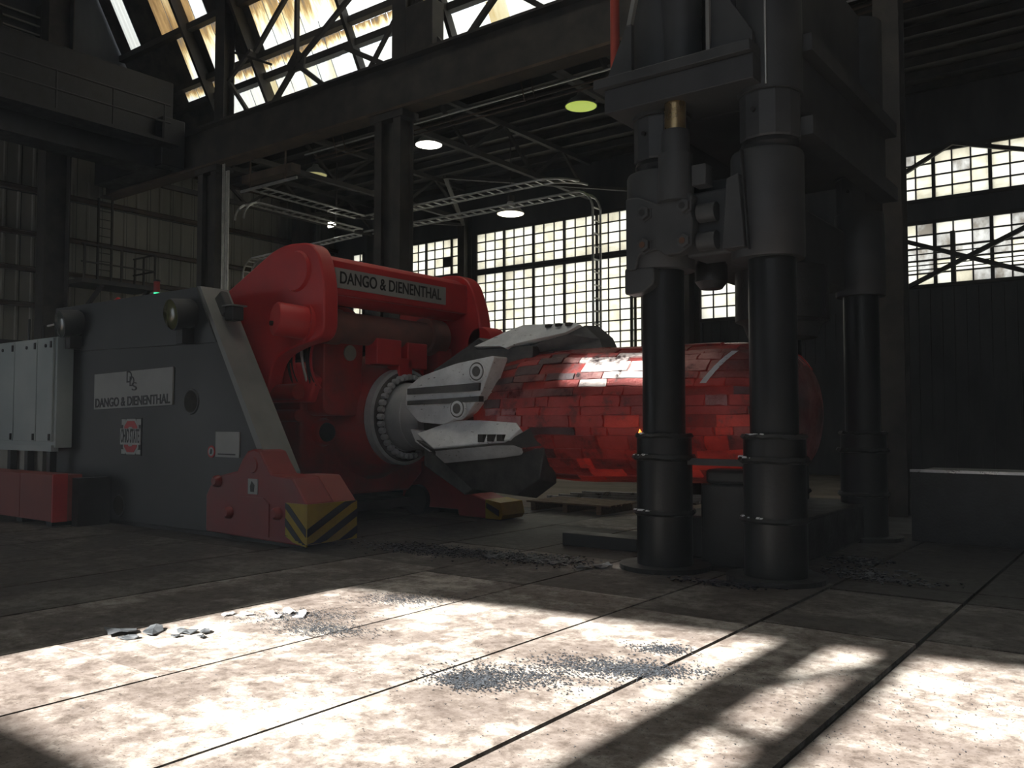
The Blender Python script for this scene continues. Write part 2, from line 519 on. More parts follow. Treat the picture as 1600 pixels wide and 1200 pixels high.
# ------------------------------------------------------------------ far wall with windows
wf = MB()
wf.box(-31, 8, 27.0, 27.3, 0, 3.7)
wf.box(-31, -6.7, 27.0, 27.3, 9.2, 13)
wf.box(-6.7, 8, 27.0, 27.3, 9.38, 13)
wf.box(-1.7, 8, 27.0, 27.3, 9.2, 9.38)
for xa, xb in ((-31, -29.45), (-28.75, -26.35), (-22.75, -22.2), (-13.85, -12.5), (-9.7, -6.7), (-1.7, 8)):
    wf.box(xa, xb, 27.0, 27.3, 3.7, 9.2)
wf.box(-12.5, -9.7, 27.0, 27.3, 3.7, 5.0)
wf.box(-12.5, -9.7, 27.0, 27.3, 7.5, 7.68)
wf.box(-29.45, -28.75, 27.0, 27.3, 7.55, 7.75)
wf.box(-26.35, -22.75, 27.0, 27.3, 7.52, 7.66)
wf.box(-22.2, -13.85, 27.0, 27.3, 7.55, 7.68)
wf.box(-6.7, -1.7, 27.0, 27.3, 3.7, 5.5)
wf.box(-6.7, -1.7, 27.0, 27.3, 7.34, 7.98)
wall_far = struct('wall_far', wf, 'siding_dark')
def strip(x0, x1, z0, z1, yy=26.98, pitch=.31):
    mb = MB(); x = x0
    while x < x1:
        mb.box(x, x + .05, yy - .04, yy, z0, z1); x += pitch
    return mb
obj('siding_ribs', strip(-6.7, 7.8, .2, 5.4), 'siding_dark', wall_far)
obj('siding_ribs', strip(-13.7, -6.8, 3.4, 4.9), 'siding_dark', wall_far)

wi = [0]
PANE = {}
def pane_mesh(wd, h, m):
    key = (round(wd, 3), round(h, 3), m)
    if key not in PANE:
        mb = MB(); mb.v = [(0, 0, 0), (wd, 0, 0), (wd, 0, h), (0, 0, h)]; mb.f = [(0, 1, 2, 3)]
        PANE[key] = mesh('pane', mb, m)
    return PANE[key]
prnd = random.Random(11)
def window(x0, x1, bands, thick, cols_per, weights, missing=()):
    """bands: list of (z0, z1, rows); thick: x pitch of the thick mullions; cols_per panes between"""
    wi[0] += 1
    fr = MB()
    pw = thick / cols_per
    cols = []
    x = x0; n = 0
    while x < x1 - .05:
        xe = min(x + pw, x1)
        cols.append((x, xe)); x = xe
    zt = max(b[1] for b in bands); zb = min(b[0] for b in bands)
    for i, (a, b) in enumerate(cols):
        if i % cols_per == 0:
            fr.box(a - .045, a + .045, 26.93, 27.07, zb, zt)
        else:
            fr.box(a - .018, a + .018, 26.96, 27.02, zb, zt)
    fr.box(x1 - .05, x1 + .05, 26.93, 27.07, zb, zt)
    for z0, z1, rows in bands:
        fr.box(x0, x1, 26.92, 27.08, z1 - .05, z1 + .05)
        fr.box(x0, x1, 26.92, 27.08, z0 - .05, z0 + .05)
        for r in range(1, rows):
            z = z0 + (z1 - z0) * r / rows
            fr.box(x0, x1, 26.955, 27.02, z - .02, z + .02)
    win = struct('window_%d' % wi[0], fr, 'steel_dark')
    k = 0
    for z0, z1, rows in bands:
        ph = (z1 - z0) / rows
        for r in range(rows):
            for i, (a, b) in enumerate(cols):
                m = prnd.choices(('pane0', 'pane1', 'pane2', 'pane3'), weights(a, z0 + ph * r))[0]
                if (i, r, round(z0, 1)) in missing:
                    obj('blanking_sheet', MB().box(a, b, 26.96, 26.98, z0 + r * ph, z0 + (r + 1) * ph), 'steel_dark', win)
                    continue
                inst('pane', pane_mesh(b - a, ph, m), (a, 27.0 + prnd.uniform(-.004, .004), z0 + r * ph), win)
    return win
def wl(x, z):
    return (.45, .42, .13, 0) if z > 7.5 else (.5, .42, .08, 0)
window(-29.45, -28.75, [(7.75, 9.2, 4), (3.7, 7.55, 10)], 1.4, 3, wl)
window(-26.35, -22.75, [(7.66, 9.2, 4), (3.7, 7.52, 10)], 1.42, 3, wl, missing={(5, 1, 7.7)})
window(-22.2, -13.85, [(7.68, 9.2, 4), (3.7, 7.55, 10)], 1.42, 3, wl)
window(-12.5, -9.7, [(7.68, 9.2, 4), (5.0, 7.5, 6)], 1.42, 3, wl)
window(-6.7, -1.7, [(7.98, 9.38, 4)], 1.44, 3, lambda x, z: (.6, .3, .05, .05) if z < 8.8 else (.1, .3, .5, .1))
window(-6.7, -1.7, [(5.50, 7.34, 5)], 1.44, 3, lambda x, z: (.5, .15, .05, .3))

def brace(name, label, pts, wd):
    mb = MB()
    for a, b in pts: mb.beam(a, b, wd, wd)
    o = obj(name, mb, 'steel_dark')
    return props(o, label, 'brace')
brace('cross_brace', 'dark steel X brace in front of lower right window', [((-6.6, 26.75, 7.05), (-2.9, 26.75, 5.6)), ((-5.9, 26.7, 5.5), (-1.8, 26.7, 7.35)), ((-4.75, 26.72, 5.5), (-4.75, 26.72, 6.95))], .12)
brace('knee_brace', 'inverted V steel brace across upper right window', [((-6.9, 26.75, 8.35), (-4.72, 26.75, 9.45)), ((-4.72, 26.75, 9.45), (-1.7, 26.75, 8.55))], .11)
# pipes crossing outside-facing band of the lower right window
pr_ = MB()
for z in (6.55, 6.4, 6.22, 6.08, 5.95): pr_.cyl((-6.8, 26.8, z), (-1.5, 26.8, z), .018, n=6)
props(obj('conduit_run', pr_, 'steel_dark'), 'thin horizontal conduits across the lower right window', 'conduit')

# posts of the far wall
def far_post(x, label, wd=.34):
    o = obj('wall_post', MB().ibeam((x, 26.6, 0), (x, 26.6, 9.9), wd, .5, .04, .03), 'steel_dark')
    return props(o, label, 'column', 'posts along the window wall')
far_post(-22.5, 'dark steel post between left window bay and large window')
far_post(-13.8, 'dark steel post at right end of large window', .4)
far_post(-27.6, 'dark steel post left of the small window strip', .6)
far_post(-6.95, 'dark steel post at left edge of right windows', .4)
for i, x in enumerate((-14.75, -14.45)):
    props(obj('downpipe', MB().cyl((x, 26.6, 0), (x, 26.6, 9.7), .05 + .02 * i, n=10), ('steel_rust', 'steel_dark')[i]), ('slim rusty pipe rising before large window right end', 'slim black pipe rising before large window right end')[i], 'pipe')

# ------------------------------------------------------------------ side aisle roof
ar = MB()
ar.quadbox([(-31, 18.4, 11.35), (8, 18.4, 11.35), (8, 27.3, 11.3), (-31, 27.3, 11.3), (-31, 18.4, 11.55), (8, 18.4, 11.55), (8, 27.3, 11.5), (-31, 27.3, 11.5)])
ceiling = struct('ceiling', ar, 'roof_dark')
for k in range(9):
    yy = 18.7 + k * 1.0
    obj('purlin', MB().ibeam((-30.5, yy, 11.2), (7.5, yy, 11.2), .12, .26, .02, .015), 'steel_dark', ceiling)
for k in range(16):                                   # hanging deck panels, partly light
    pass
def aisle_truss(x, label):
    t = thing('roof_truss', (x, 21.5, 9.4), label, 'truss', 'trusses under the side aisle roof')
    obj('bottom_chord', MB().beam((x, 16.4, 9.75), (x, 26.6, 9.75), .16, .16), 'steel_dark', t)
    obj('top_chord', MB().beam((x, 16.4, 11.0), (x, 26.6, 11.0), .16, .16), 'steel_dark', t)
    n = 6
    for i in range(n):
        y0 = 16.5 + i * 10.0 / n; y1 = y0 + 10.0 / n
        a, b = ((y0, 9.75), (y1, 11.0)) if i % 2 == 0 else ((y0, 11.0), (y1, 9.75))
        obj('diagonal', MB().beam((x, a[0], a[1]), (x, b[0], b[1]), .09, .09), 'steel_dark', t)
    return t
aisle_truss(-27.5, 'rusty roof truss of the aisle nearest the left end wall')
aisle_truss(-22.5, 'rusty roof truss of the aisle above the large window left post')
aisle_truss(-16.6, 'rusty roof truss of the aisle above the large window middle')
aisle_truss(-11.2, 'rusty roof truss of the aisle just left of the press')
aisle_truss(-7.4, 'rusty roof truss of the aisle behind the press top')
# horizontal wind braces under the aisle roof
wbm = MB()
for (a, b) in (((-22.4, 26.4, 9.5), (-18.6, 21.0, 9.55)), ((-18.6, 21.0, 9.55), (-14.0, 26.4, 9.5)), ((-14, 26.4, 9.5), (-10.5, 21, 9.55)), ((-22.4, 26.4, 9.5), (-26.5, 21.0, 9.55))):
    wbm.beam(a, b, .12, .1)
props(obj('wind_brace', wbm, 'steel_dark'), 'zigzag wind bracing flat under the aisle roof', 'brace')

# ------------------------------------------------------------------ main bay roof, right wall, back wall
roof = MB()
SKX0, SKX1, SKY0, SKY1 = -11.5, -6.0, 3.6, 8.4  # unseen skylight, added so light from above reaches jaws and arms
roof.box(-31, SKX0, -8.3, 15.6, 17.4, 17.7)
roof.box(SKX1, 8, -8.3, 15.6, 17.4, 17.7)
roof.box(SKX0, SKX1, -8.3, SKY0, 17.4, 17.7)
roof.box(SKX0, SKX1, SKY1, 15.6, 17.4, 17.7)
ceiling_main = struct('ceiling_main_bay', roof, 'roof_dark')
for k in range(8):
    xa = SKX0 + (SKX1 - SKX0) * k / 8; xb = SKX0 + (SKX1 - SKX0) * (k + 1) / 8
    skm = MB(); skm.v = [(xa, SKY0, 17.5), (xb - .02, SKY0, 17.5), (xb - .02, SKY1, 17.5), (xa, SKY1, 17.5)]; skm.f = [(0, 1, 2, 3)]
    obj('unseen_skylight_sheet', skm, 'sheet0', ceiling_main)
    obj('unseen_skylight_bar', MB().box(xb - .06, xb + .06, SKY0, SKY1, 17.38, 17.48), 'steel_dark', ceiling_main)
struct('wall_right', MB().box(8, 8.3, -8.3, 27.3, 0, 17.7), 'siding_dark')
bw = MB()
YB0, YB1 = -8.3, -8.0
def zb(yf, z=0): return z + TAN * (yf + 8.0)
zs = zb(2.16)
bw.box(-31.2, -29.5, YB0, YB1, 0, 17.6)
bw.box(-20.5, -6.44, YB0, YB1, 0, 17.6)
bw.box(-29.5, -20.5, YB0, YB1, 5.2, 17.6)  # opening below is added in the unseen wall to light cabinet and left wall
bw.box(-6.44, 8.3, YB0, YB1, 0, zs)
bw.prism([(-6.44, zb(6.07)), (8.3, zb(8.1)), (8.3, 10.75), (-6.44, 10.75)], 'y', YB0, YB1)
bw.box(-6.44, -5.2, YB0, YB1, 10.75, 10.98)
bw.box(-4.84, 8.3, YB0, YB1, 10.75, 10.98)
bw.box(-6.44, 8.3, YB0, YB1, 10.98, 13.36)
bw.box(-6.44, -6.2, YB0, YB1, 13.36, 14.05)
bw.box(-4.93, 8.3, YB0, YB1, 13.36, 14.05)  # gap left of this is added to put a sun spot on the ingot
bw.box(-6.44, 8.3, YB0, YB1, 14.05, 17.6)
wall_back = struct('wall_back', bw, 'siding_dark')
# opening posts and bracing behind the camera (their shadows lie on the floor)
obj('opening_post', MB().box(-2.36, -1.96, -8.2, -8.05, zs, 10.2), 'steel_dark', wall_back)
obj('opening_post', MB().box(-1.68, -1.40, -8.2, -8.05, zs, 10.2), 'steel_dark', wall_back)
def bpt(x, y): return (x, -8.1, zb(y))
ob = MB()
ob.beam(bpt(-2.2, 4.9), bpt(-1.6, 6.2), .1, .1)
ob.beam(bpt(-2.1, 4.6), bpt(-1.55, 4.3), .09, .09)
obj('opening_brace', ob, 'steel_dark', wall_back)

# ------------------------------------------------------------------ crane runway girder, columns, inclined glazing
girder = thing('crane_runway_girder', (-11.5, 16.2, 9.7), 'long dark crane runway girder crossing above the manipulator', 'girder')
obj('web', MB().box(-30.6, 8, 16.05, 16.15, 9.75, 10.95), 'steel_dark', girder)
obj('flange', MB().box(-30.6, 8, 15.8, 16.4, 10.95, 11.02), 'steel_dark', girder)
obj('flange', MB().box(-30.6, 8, 15.85, 16.35, 9.68, 9.75), 'steel_rust', girder)
for k in range(20):
    obj('stiffener', MB().box(-29.8 + 1.95 * k, -29.77 + 1.95 * k, 16.15, 16.38, 9.75, 10.95), 'steel_dark', girder)
obj('rail', MB().box(-30.6, 8, 16.05, 16.15, 11.02, 11.12), 'rail_steel', girder)

def big_column(x, label, wd=.95):
    t = thing('crane_column', (x, 16.2, 0), label, 'column', 'columns carrying the crane runway')
    for s in (-1, 1):
        obj('post', MB().ibeam((x + s * wd * .36, 16.2, 0), (x + s * wd * .36, 16.2, 9.68), .26, .5, .03, .03), 'steel_dark', t)
    obj('web_plate', MB().box(x - wd * .36, x + wd * .36, 16.16, 16.22, .3, 9.6), 'steel_dark', t)
    obj('upper_post', MB().ibeam((x, 16.55, 9.7), (x, 16.55, 17.4), .5, .4, .04, .03), 'steel_dark', t)
    obj('base_plate', MB().box(x - .7, x + .7, 15.7, 16.7, 0, .05), 'steel_dark', t)
    obj('cap_plate', MB().box(x - .6, x + .6, 15.9, 16.5, 9.5, 9.68), 'steel_dark', t)
    return t
big_column(-24.2, 'dark crane column left of the red arm, beside the conduits')
big_column(-16.15, 'dark crane column rising behind the red crossbar')
big_column(-8.1, 'dark crane column hidden mostly behind the press front')
props(obj('steel_stanchion', MB().ibeam((-3.8, 16, 0), (-3.8, 16, 9.7), .42, .4, .03, .03), 'steel_dark'), 'tall narrow black stanchion right of the press', 'column')

Y0G, Z0G, TG = 18.4, 11.75, 1.9
def gy(z): return Y0G - (z - Z0G) / TG
glaz = thing('roof_glazing', (-15, 18.2, 11.3), 'steep run of backlit stained fibreglass roof sheets above the girder', 'skylight')
def glass_sheet(x0, x1, z0, z1, m):
    mb = MB(); n = 6
    for i in range(n + 1):
        x = x0 + (x1 - x0 - .03) * i / n
        d = .018 if i % 2 else 0
        for z in (z0, z1):
            mb.v.append((x, gy(z) + d, z))
    for i in range(n):
        mb.f.append((2 * i, 2 * i + 2, 2 * i + 3, 2 * i + 1))
    return obj('roof_sheet', mb, m, glaz)
grnd = random.Random(5)
def dark_sheet(x0, x1, z0, z1):
    return obj('roof_sheet', MB().quadbox([(x0, gy(z0), z0), (x1, gy(z0), z0), (x1, gy(z0) + .03, z0), (x0, gy(z0) + .03, z0), (x0, gy(z1), z1), (x1, gy(z1), z1), (x1, gy(z1) + .03, z1), (x0, gy(z1) + .03, z1)]), 'roof_dark', glaz)
x = -30.7
while x < 7:
    x1 = x + .68
    if x > -26.0: glass_sheet(x, x1, 11.95, 12.86, grnd.choices(('sheet0', 'sheet1'), (.9, .1))[0])
    else: dark_sheet(x, x1, 11.9, 12.9)
    if x > -28.6: glass_sheet(x, x1, 13.07, 13.44, 'short0')
    else: dark_sheet(x, x1, 13.0, 13.5)
    if -27.6 < x < -26.95: glass_sheet(x, x1, 13.63, 14.92, 'tall0')
    elif -26.5 < x < -25.2: glass_sheet(x, x1, 13.63, 14.92, 'tall0')
    elif -25.2 <= x < -24.6: glass_sheet(x, x1, 13.63, 14.92, 'tall1')
    elif x > -23.5: glass_sheet(x, x1, 13.63, 16.4, grnd.choices(('tall0', 'tall1'), (.75, .25))[0])
    else: dark_sheet(x, x1, 13.55, 15.05)
    if x < -23.5:
        if -30.3 < x < -29.5 or -26.6 < x < -25.6: glass_sheet(x, x1, 15.12, 17.0, 'sheet0')
        elif -28.6 < x < -26.6: glass_sheet(x, x1, 15.12, 17.0, 'sheet2')
        else: dark_sheet(x, x1, 15.0, 17.2)
    x = x1
for (z, h, x0) in ((11.82, .24, -30.7), (12.97, .22, -30.7), (13.54, .2, -30.7), (15.03, .22, -30.7), (16.75, .7, -23.5), (17.3, .6, -30.7)):
    obj('purlin', MB().quadbox([(x0, gy(z) - .18, z - h / 2), (8, gy(z) - .18, z - h / 2), (8, gy(z) + .05, z - h / 2), (x0, gy(z) + .05, z - h / 2), (x0, gy(z) - .18, z + h / 2), (8, gy(z) - .18, z + h / 2), (8, gy(z) + .05, z + h / 2), (x0, gy(z) + .05, z + h / 2)]), 'steel_dark', glaz)
for xx in (-26.4, -23.6, -19.25, -15.6, -11.1, -6.3):
    obj('rafter', MB().beam((xx, gy(11.8) - .2, 11.8), (xx, gy(17.2) - .2, 17.2), .26 if xx not in (-23.6, -26.4) else .42, .12, (1, 0, 0)), 'steel_dark', glaz)
obj('eaves_upstand', MB().box(-30.7, 8, 18.42, 18.5, 11.3, 11.95), 'steel_dark', glaz)

def wall_truss(xa, xb, label):
    xm = (xa + xb) / 2 - .3
    t = thing('runway_truss', (xm, 16.6, 11.05), label, 'truss', 'bracing trusses in front of the roof glazing')
    Y = 16.55
    for a, b, s in (((xm, 12.3), (xm - 1.35, 11.1), .13), ((xm, 12.3), (xm + 1.6, 11.1), .13), ((xm, 12.3), (xm, 15.6), .12), ((xm, 12.3), (xm + 2.5, 13.75), .12), ((xm + 2.5, 13.75), (xm + 3.6, 14.6), .12),
                    ((xm - .4, 14.6), (xm - 2.0, 13.2), .12), ((xm + 2.2, 12.2), (xm + 4.2, 11.1), .14), ((xm + 2.9, 11.1), (xm + 4.2, 12.6), .1), ((xa + .2, 12.6), (xa + 1.4, 13.3), .1), ((xa + .3, 12.5), (xa + 1.5, 11.1), .11), ((xa + .2, 13.6), (xa + 2.4, 12.6), .07)):
        obj('strut', MB().beam((a[0], Y, a[1]), (b[0], Y, b[1]), s, s), 'steel_dark', t)
    obj('gusset_plate', MB().prism([(xm - .35, 12.1), (xm + .35, 12.1), (xm + .4, 12.4), (xm + .1, 12.7), (xm - .1, 12.7), (xm - .4, 12.4)], 'y', Y - .03, Y + .03), 'steel_dark', t)
    return t
wall_truss(-24.2, -16.4, 'dark braced truss before the glazing left of the crossbar column')
wall_truss(-16.05, -8.95, 'dark braced truss before the glazing right of the crossbar column')
props(obj('junction_cabinet', MB().box(-15.85, -14.9, 16.3, 16.75, 11.15, 12.55), 'steel_dark', bevel=.02), 'dark electrical cabinet high on the girder before the glazing', 'cabinet')

# overhead crane bridge at upper left
cr = thing('overhead_crane', (-26, 6, 9.6), 'black overhead crane bridge spanning the upper left corner', 'crane')
obj('bridge_girder', MB().box(-26.6, -25.6, -6, 15.6, 9.7, 12.6), 'black', cr)
obj('bridge_girder', MB().box(-28.9, -28.1, -6, 15.6, 10.4, 12.4), 'black', cr)
obj('end_carriage', MB().box(-29.4, -25.2, 15.0, 15.8, 9.75, 11.3), 'black', cr, bevel=.03)
obj('walkway', MB().box(-25.6, -24.7, -6, 15.3, 10.3, 10.4), 'black', cr)
for k in range(13):
    obj('railing_post', MB().cyl((-24.75, -5 + k * 1.65, 10.4), (-24.75, -5 + k * 1.65, 11.5), .03, n=6), 'black', cr)
for z in (10.95, 11.5):
    obj('handrail', MB().cyl((-24.75, -5.2, z), (-24.75, 15.0, z), .03, n=6), 'black', cr)
obj('hoist_drum', MB().cyl((-27.6, 8.2, 13.4), (-27.6, 11.0, 13.4), .55, n=20), 'black', cr, smooth=40)
# louvre panel high in the end wall
lv = thing('louvre_panel', (-30.4, 11, 12.8), 'dark slatted louvre panel high in the upper left corner', 'louvre')
for k in range(9):
    obj('slat', MB().quadbox([(-30.6, 9.2, 13.0 + k * .3), (-30.3, 9.2, 12.9 + k * .3), (-30.3, 13.6, 12.9 + k * .3), (-30.6, 13.6, 13.0 + k * .3), (-30.6, 9.2, 13.05 + k * .3), (-30.3, 9.2, 12.95 + k * .3), (-30.3, 13.6, 12.95 + k * .3), (-30.6, 13.6, 13.05 + k * .3)]), 'siding', lv)
for yy in (9.2, 11.4, 13.6):
    obj('frame_post', MB().box(-30.65, -30.25, yy - .1, yy + .1, 12.7, 15.8), 'steel_dark', lv)

# ------------------------------------------------------------------ access platform with ladder on the end wall
pf = thing('access_platform', (-29.6, 16.1, 6.2), 'black railed access platform with ladder on the left end wall', 'platform')
obj('deck', MB().box(-30.4, -28.9, 14.4, 17.1, 6.3, 6.45), 'steel_dark', pf)
obj('support_beam', MB().beam((-30.5, 15.2, 5.4), (-29.1, 15.2, 6.3), .12, .12), 'steel_dark', pf)
obj('support_beam', MB().beam((-30.5, 16.9, 5.4), (-29.1, 16.9, 6.3), .12, .12), 'steel_dark', pf)
for (xx, yy) in ((-28.95, 14.5), (-28.95, 15.8), (-28.95, 17.05), (-29.7, 17.05), (-30.3, 17.05)):
    obj('railing_post', MB().box(xx - .03, xx + .03, yy - .03, yy + .03, 6.45, 7.6), 'steel_dark', pf)
for z in (7.0, 7.6):
    obj('handrail', MB().beam((-28.95, 14.4, z), (-28.95, 17.05, z), .05, .05), 'steel_dark', pf)
    obj('handrail', MB().beam((-30.4, 17.05, z), (-28.95, 17.05, z), .05, .05), 'steel_dark', pf)
for yy in (15.55, 16.05):
    obj('ladder_rail', MB().box(-30.15, -30.08, yy - .03, yy + .03, 6.45, 9.55), 'steel_dark', pf)
for k in range(10):
    obj('rung', MB().cyl((-30.11, 15.55, 6.7 + .3 * k), (-30.11, 16.05, 6.7 + .3 * k), .015, n=6), 'steel_dark', pf)

# ------------------------------------------------------------------ high bay lamps
def bay_lamp(x, yy, z, em, label, r=.44, ztop=11.2):
    t = thing('high_bay_lamp', (x, yy, z), label, 'lamp', 'high bay lamps under the aisle roof')
    obj('shade', MB().lathe((x, yy, z), (x, yy, z + .42), [(0, r), (.05, r * 1.02), (.45, r * .72), (.75, r * .3), (1, r * .22)], 28, False), 'lamp_shade', t, smooth=50)
    obj('diffuser', MB().lathe((x, yy, z - .03), (x, yy, z + .03), [(0, r * .75), (.4, r * .94), (1, r * .96)], 28), em, t, smooth=50)
    obj('hanger', MB().cyl((x, yy, z + .4), (x, yy, ztop), .02, n=6), 'steel_dark', t)
    obj('ballast', MB().cyl((x, yy, z + .4), (x, yy, z + .6), .12, n=14), 'steel_dark', t, smooth=40)
    return t
bay_lamp(-19.33, 21, 10.45 + .3, 'lamp_lit', 'bright white high bay lamp above the red crossbar column', .44, 11.4)
bay_lamp(-24.98, 21, 10.72, 'lamp_dim', 'dim yellow high bay lamp above the cable ladder corner', .42, 11.4)
bay_lamp(-13.38, 21, 10.72, 'lamp_green', 'yellow green high bay lamp beside the press top plate', .46, 11.4)
bay_lamp(-17.0, 22.4, 8.38, 'lamp_warm', 'warm lit high bay lamp hanging before the large window', .44, 11.3)
fl = thing('flood_light', (-24.0, 21, 8.6), 'small bright floodlight clamped under the cable ladder end', 'lamp')
obj('housing', MB().box(-24.2, -23.75, 20.95, 21.2, 8.62, 8.84), 'steel_dark', fl, bevel=.02)
obj('clamp', MB().box(-24.0, -23.95, 21.1, 21.15, 8.84, 11.1), 'steel_dark', fl)
obj('lens', MB().box(-24.16, -23.79, 20.9, 20.95, 8.64, 8.82), 'lamp_lit', fl)

# ------------------------------------------------------------------ cable ladders and conduits
def ladder_run(name, label, path, wid, side, rungs=.3, r=.035):
    """path: list of points; side: vector across the ladder"""
    t = thing(name, path[0], label, 'cable ladder')
    P = [Vector(p) for p in path]; s = Vector(side).normalized() * wid / 2
    obj('side_rail', MB().tube([p - s for p in P], r, 6), 'galv', t)
    obj('side_rail', MB().tube([p + s for p in P], r, 6), 'galv', t)
    rg = 0.0
    for a, b in zip(P, P[1:]):
        L = (b - a).length; d = (b - a) / max(L, 1e-6)
        u = rungs - rg
        while u < L:
            c = a + d * u
            obj('rung', MB().beam(c - s, c + s, .04, .03), 'galv', t)
            u += rungs
        rg = (L - (u - rungs)) if u > rungs - rg else rg + L
    return t
def arc(c, r, a0, a1, ax, bx, n=6):
    c = Vector(c); A = Vector(ax); B = Vector(bx)
    return [tuple(c + A * r * math.cos(R(a0 + (a1 - a0) * i / n)) + B * r * math.sin(R(a0 + (a1 - a0) * i / n))) for i in range(n + 1)]
ladder_run('cable_ladder', 'long galvanised cable ladder receding from the left conduits', [(-23, 16.9, 9.02), (-23, 21.4, 8.95)], .55, (1, 0, 0), .35)
ladder_run('cable_ladder', 'lower galvanised cable ladder receding from the left conduits', arc((-23.1, 17.0, 7.95), .6, 180, 90, (0, 1, 0), (0, 0, 1)) + [(-23.1, 21.4, 8.5)], .45, (1, 0, 0), .35)
ladder_run('cable_ladder', 'upper cable ladder crossing before the large window top', [(-22.9, 21.6, 8.95), (-15.2, 21.6, 8.95)] + arc((-15.2, 22.6, 8.95), 1.0, -90, -10, (1, 0, 0), (0, 1, 0)), .5, (0, 1, 0), .38)
ladder_run('cable_ladder', 'cable ladder crossing then bending down beside the large window', [(-22.9, 21.7, 8.42), (-13.9, 21.7, 8.42)] + arc((-13.9, 21.7, 7.82), .6, 90, 0, (1, 0, 0), (0, 0, 1)) + [(-13.3, 21.7, 7.4), (-13.3, 21.7, .3)], .42, (0, 1, 0), .38)
ladder_run('cable_ladder', 'small cable ladder arching over behind the red arm', [(-27.65, 20.0, 0), (-27.65, 20.0, 7.1)] + arc((-27.05, 20.0, 7.1), .6, 180, 95, (1, 0, 0), (0, 0, 1)) + [(-23.0, 21.3, 8.3)], .36, (0, 1, 0), .22)
for k, dx in enumerate((-.16, -.08, .03, .13)):
    r_ = (.022, .02, .032, .036)[k]
    props(obj('conduit', MB().cyl((-23.1 + dx, 15.9, 0), (-23.1 + dx, 15.9, 9.6 - .25 * (k > 1)), r_, n=10), 'galv', smooth=50),
          ('leftmost thin vertical conduit beside the red arm', 'second thin vertical conduit from the left beside the arm', 'third vertical conduit beside the red arm, medium thick', 'thickest vertical conduit, rightmost beside the red arm')[k], 'conduit', 'vertical conduits on the crane column')
ts = thing('cable_trunking', (-22, 16.6, 9.0), 'pale steel trunking box hanging at the left conduits top', 'trunking')
obj('trough', MB().box(-23.0, -20.6, 16.4, 16.75, 9.05, 9.3), 'steel_rust', ts)
obj('lip', MB().box(-23.0, -20.3, 16.35, 16.4, 8.75, 8.83), 'galv', ts)
obj('hanger', MB().box(-22.6, -22.55, 16.38, 16.42, 8.75, 9.7), 'steel_rust', ts)
obj('hanger', MB().box(-20.9, -20.85, 16.38, 16.42, 8.75, 9.7), 'steel_rust', ts)
for k, (z, yy) in enumerate(((9.64, 16.9), (9.48, 16.95), (9.38, 17.0))):
    props(obj('conductor_bar', MB().beam((-20.6 + .4 * k, yy, z), (-2, yy, z), .03, .035), 'galv' if k == 0 else 'steel_rust'),
          ('top bright conductor bar running under the girder', 'middle dull conductor bar running under the girder', 'bottom dull conductor bar running under the girder')[k], 'conductor bar', 'conductor bars under the girder')
for xx, lb in ((-19.2, 'left thin hanger rod of the conductor bars, left pair'), (-18.8, 'right thin hanger rod of the conductor bars, left pair'), (-12.4, 'left thin hanger rod of the conductor bars, near the press'), (-12.1, 'right thin hanger rod of the conductor bars, near the press')):
    props(obj('bar_hanger', MB().cyl((xx, 16.92, 9.4), (xx, 16.37, 10.97), .015, n=6), 'steel_rust'), lb, 'hanger', 'hanger rods of the conductor bars')

# ================================================================== FORGING MANIPULATOR
mp = thing('forging_manipulator', (-12.0, 9.6, 0), 'huge grey and red rail-bound forging manipulator gripping the hot ingot', 'manipulator')
YN = 7.25
def side_frame(y0, y1, nm='side_frame'):
    return obj(nm, MB().prism([(-15.37, .30), (-15.1, .06), (-8.88, .06), (-8.88, 1.34), (-11.14, 3.54), (-15.37, 3.56)][::-1], 'y', y0, y1), 'grey_paint', mp, bevel=.015)
# near side frame: slanted front edge, upper band slightly proud
PROF = [(-15.37, .34), (-15.05, .06), (-9.5, .06), (-9.5, .96), (-11.16, 3.54), (-15.37, 3.56)]
sf = obj('side_frame', MB().prism([(-15.37, .34), (-15.05, .06), (-9.2, .06), (-9.2, .6), (-9.50, .95), (-11.16, 3.54), (-15.37, 3.56)], 'y', YN, YN + .45), 'grey_paint', mp, bevel=.012)
obj('front_edge_plate', MB().prism([(-11.18, 3.56), (-11.10, 3.56), (-9.42, .94), (-9.42, .5), (-9.52, .5), (-9.55, .94)], 'y', YN - .012, YN + .46), 'grey_light', sf)
obj('upper_band', MB().prism([(-15.37, 2.80), (-10.66, 2.72), (-11.16, 3.55), (-15.37, 3.57)], 'y', YN - .03, YN), 'grey_paint', sf, bevel=.008)
for (hx, hz, hr) in ((-11.28, 1.90, .16), (-13.2, .30, .15)):
    ring = obj('port_rim', MB().lathe((hx, YN - .02, hz), (hx, YN + .0, hz), [(0, hr * 1.12), (1, hr * 1.18)], 28), 'grey_paint', sf, smooth=40)
    obj('port_hole', MB().cyl((hx, YN - .024, hz), (hx, YN - .01, hz), hr, n=28), 'gap', ring)
obj('side_frame', MB().prism(PROF, 'y', 11.7, 12.1), 'grey_paint', mp, bevel=.015)
obj('deck', MB().box(-15.3, -11.9, 7.7, 11.7, 2.9, 3.2), 'grey_paint', mp, bevel=.02)
obj('rear_bulkhead', MB().box(-15.3, -15.0, 7.7, 11.7, .2, 2.9), 'grey_paint', mp)
obj('base_skid', MB().box(-15.0, -9.0, YN + .05, YN + .4, .0, .08), 'black', mp)
obj('base_skid', MB().box(-15.0, -9.0, 11.75, 12.05, .0, .08), 'black', mp)
obj('bottom_pan', MB().box(-15.0, -10.6, 7.7, 11.7, .15, .3), 'black', mp)

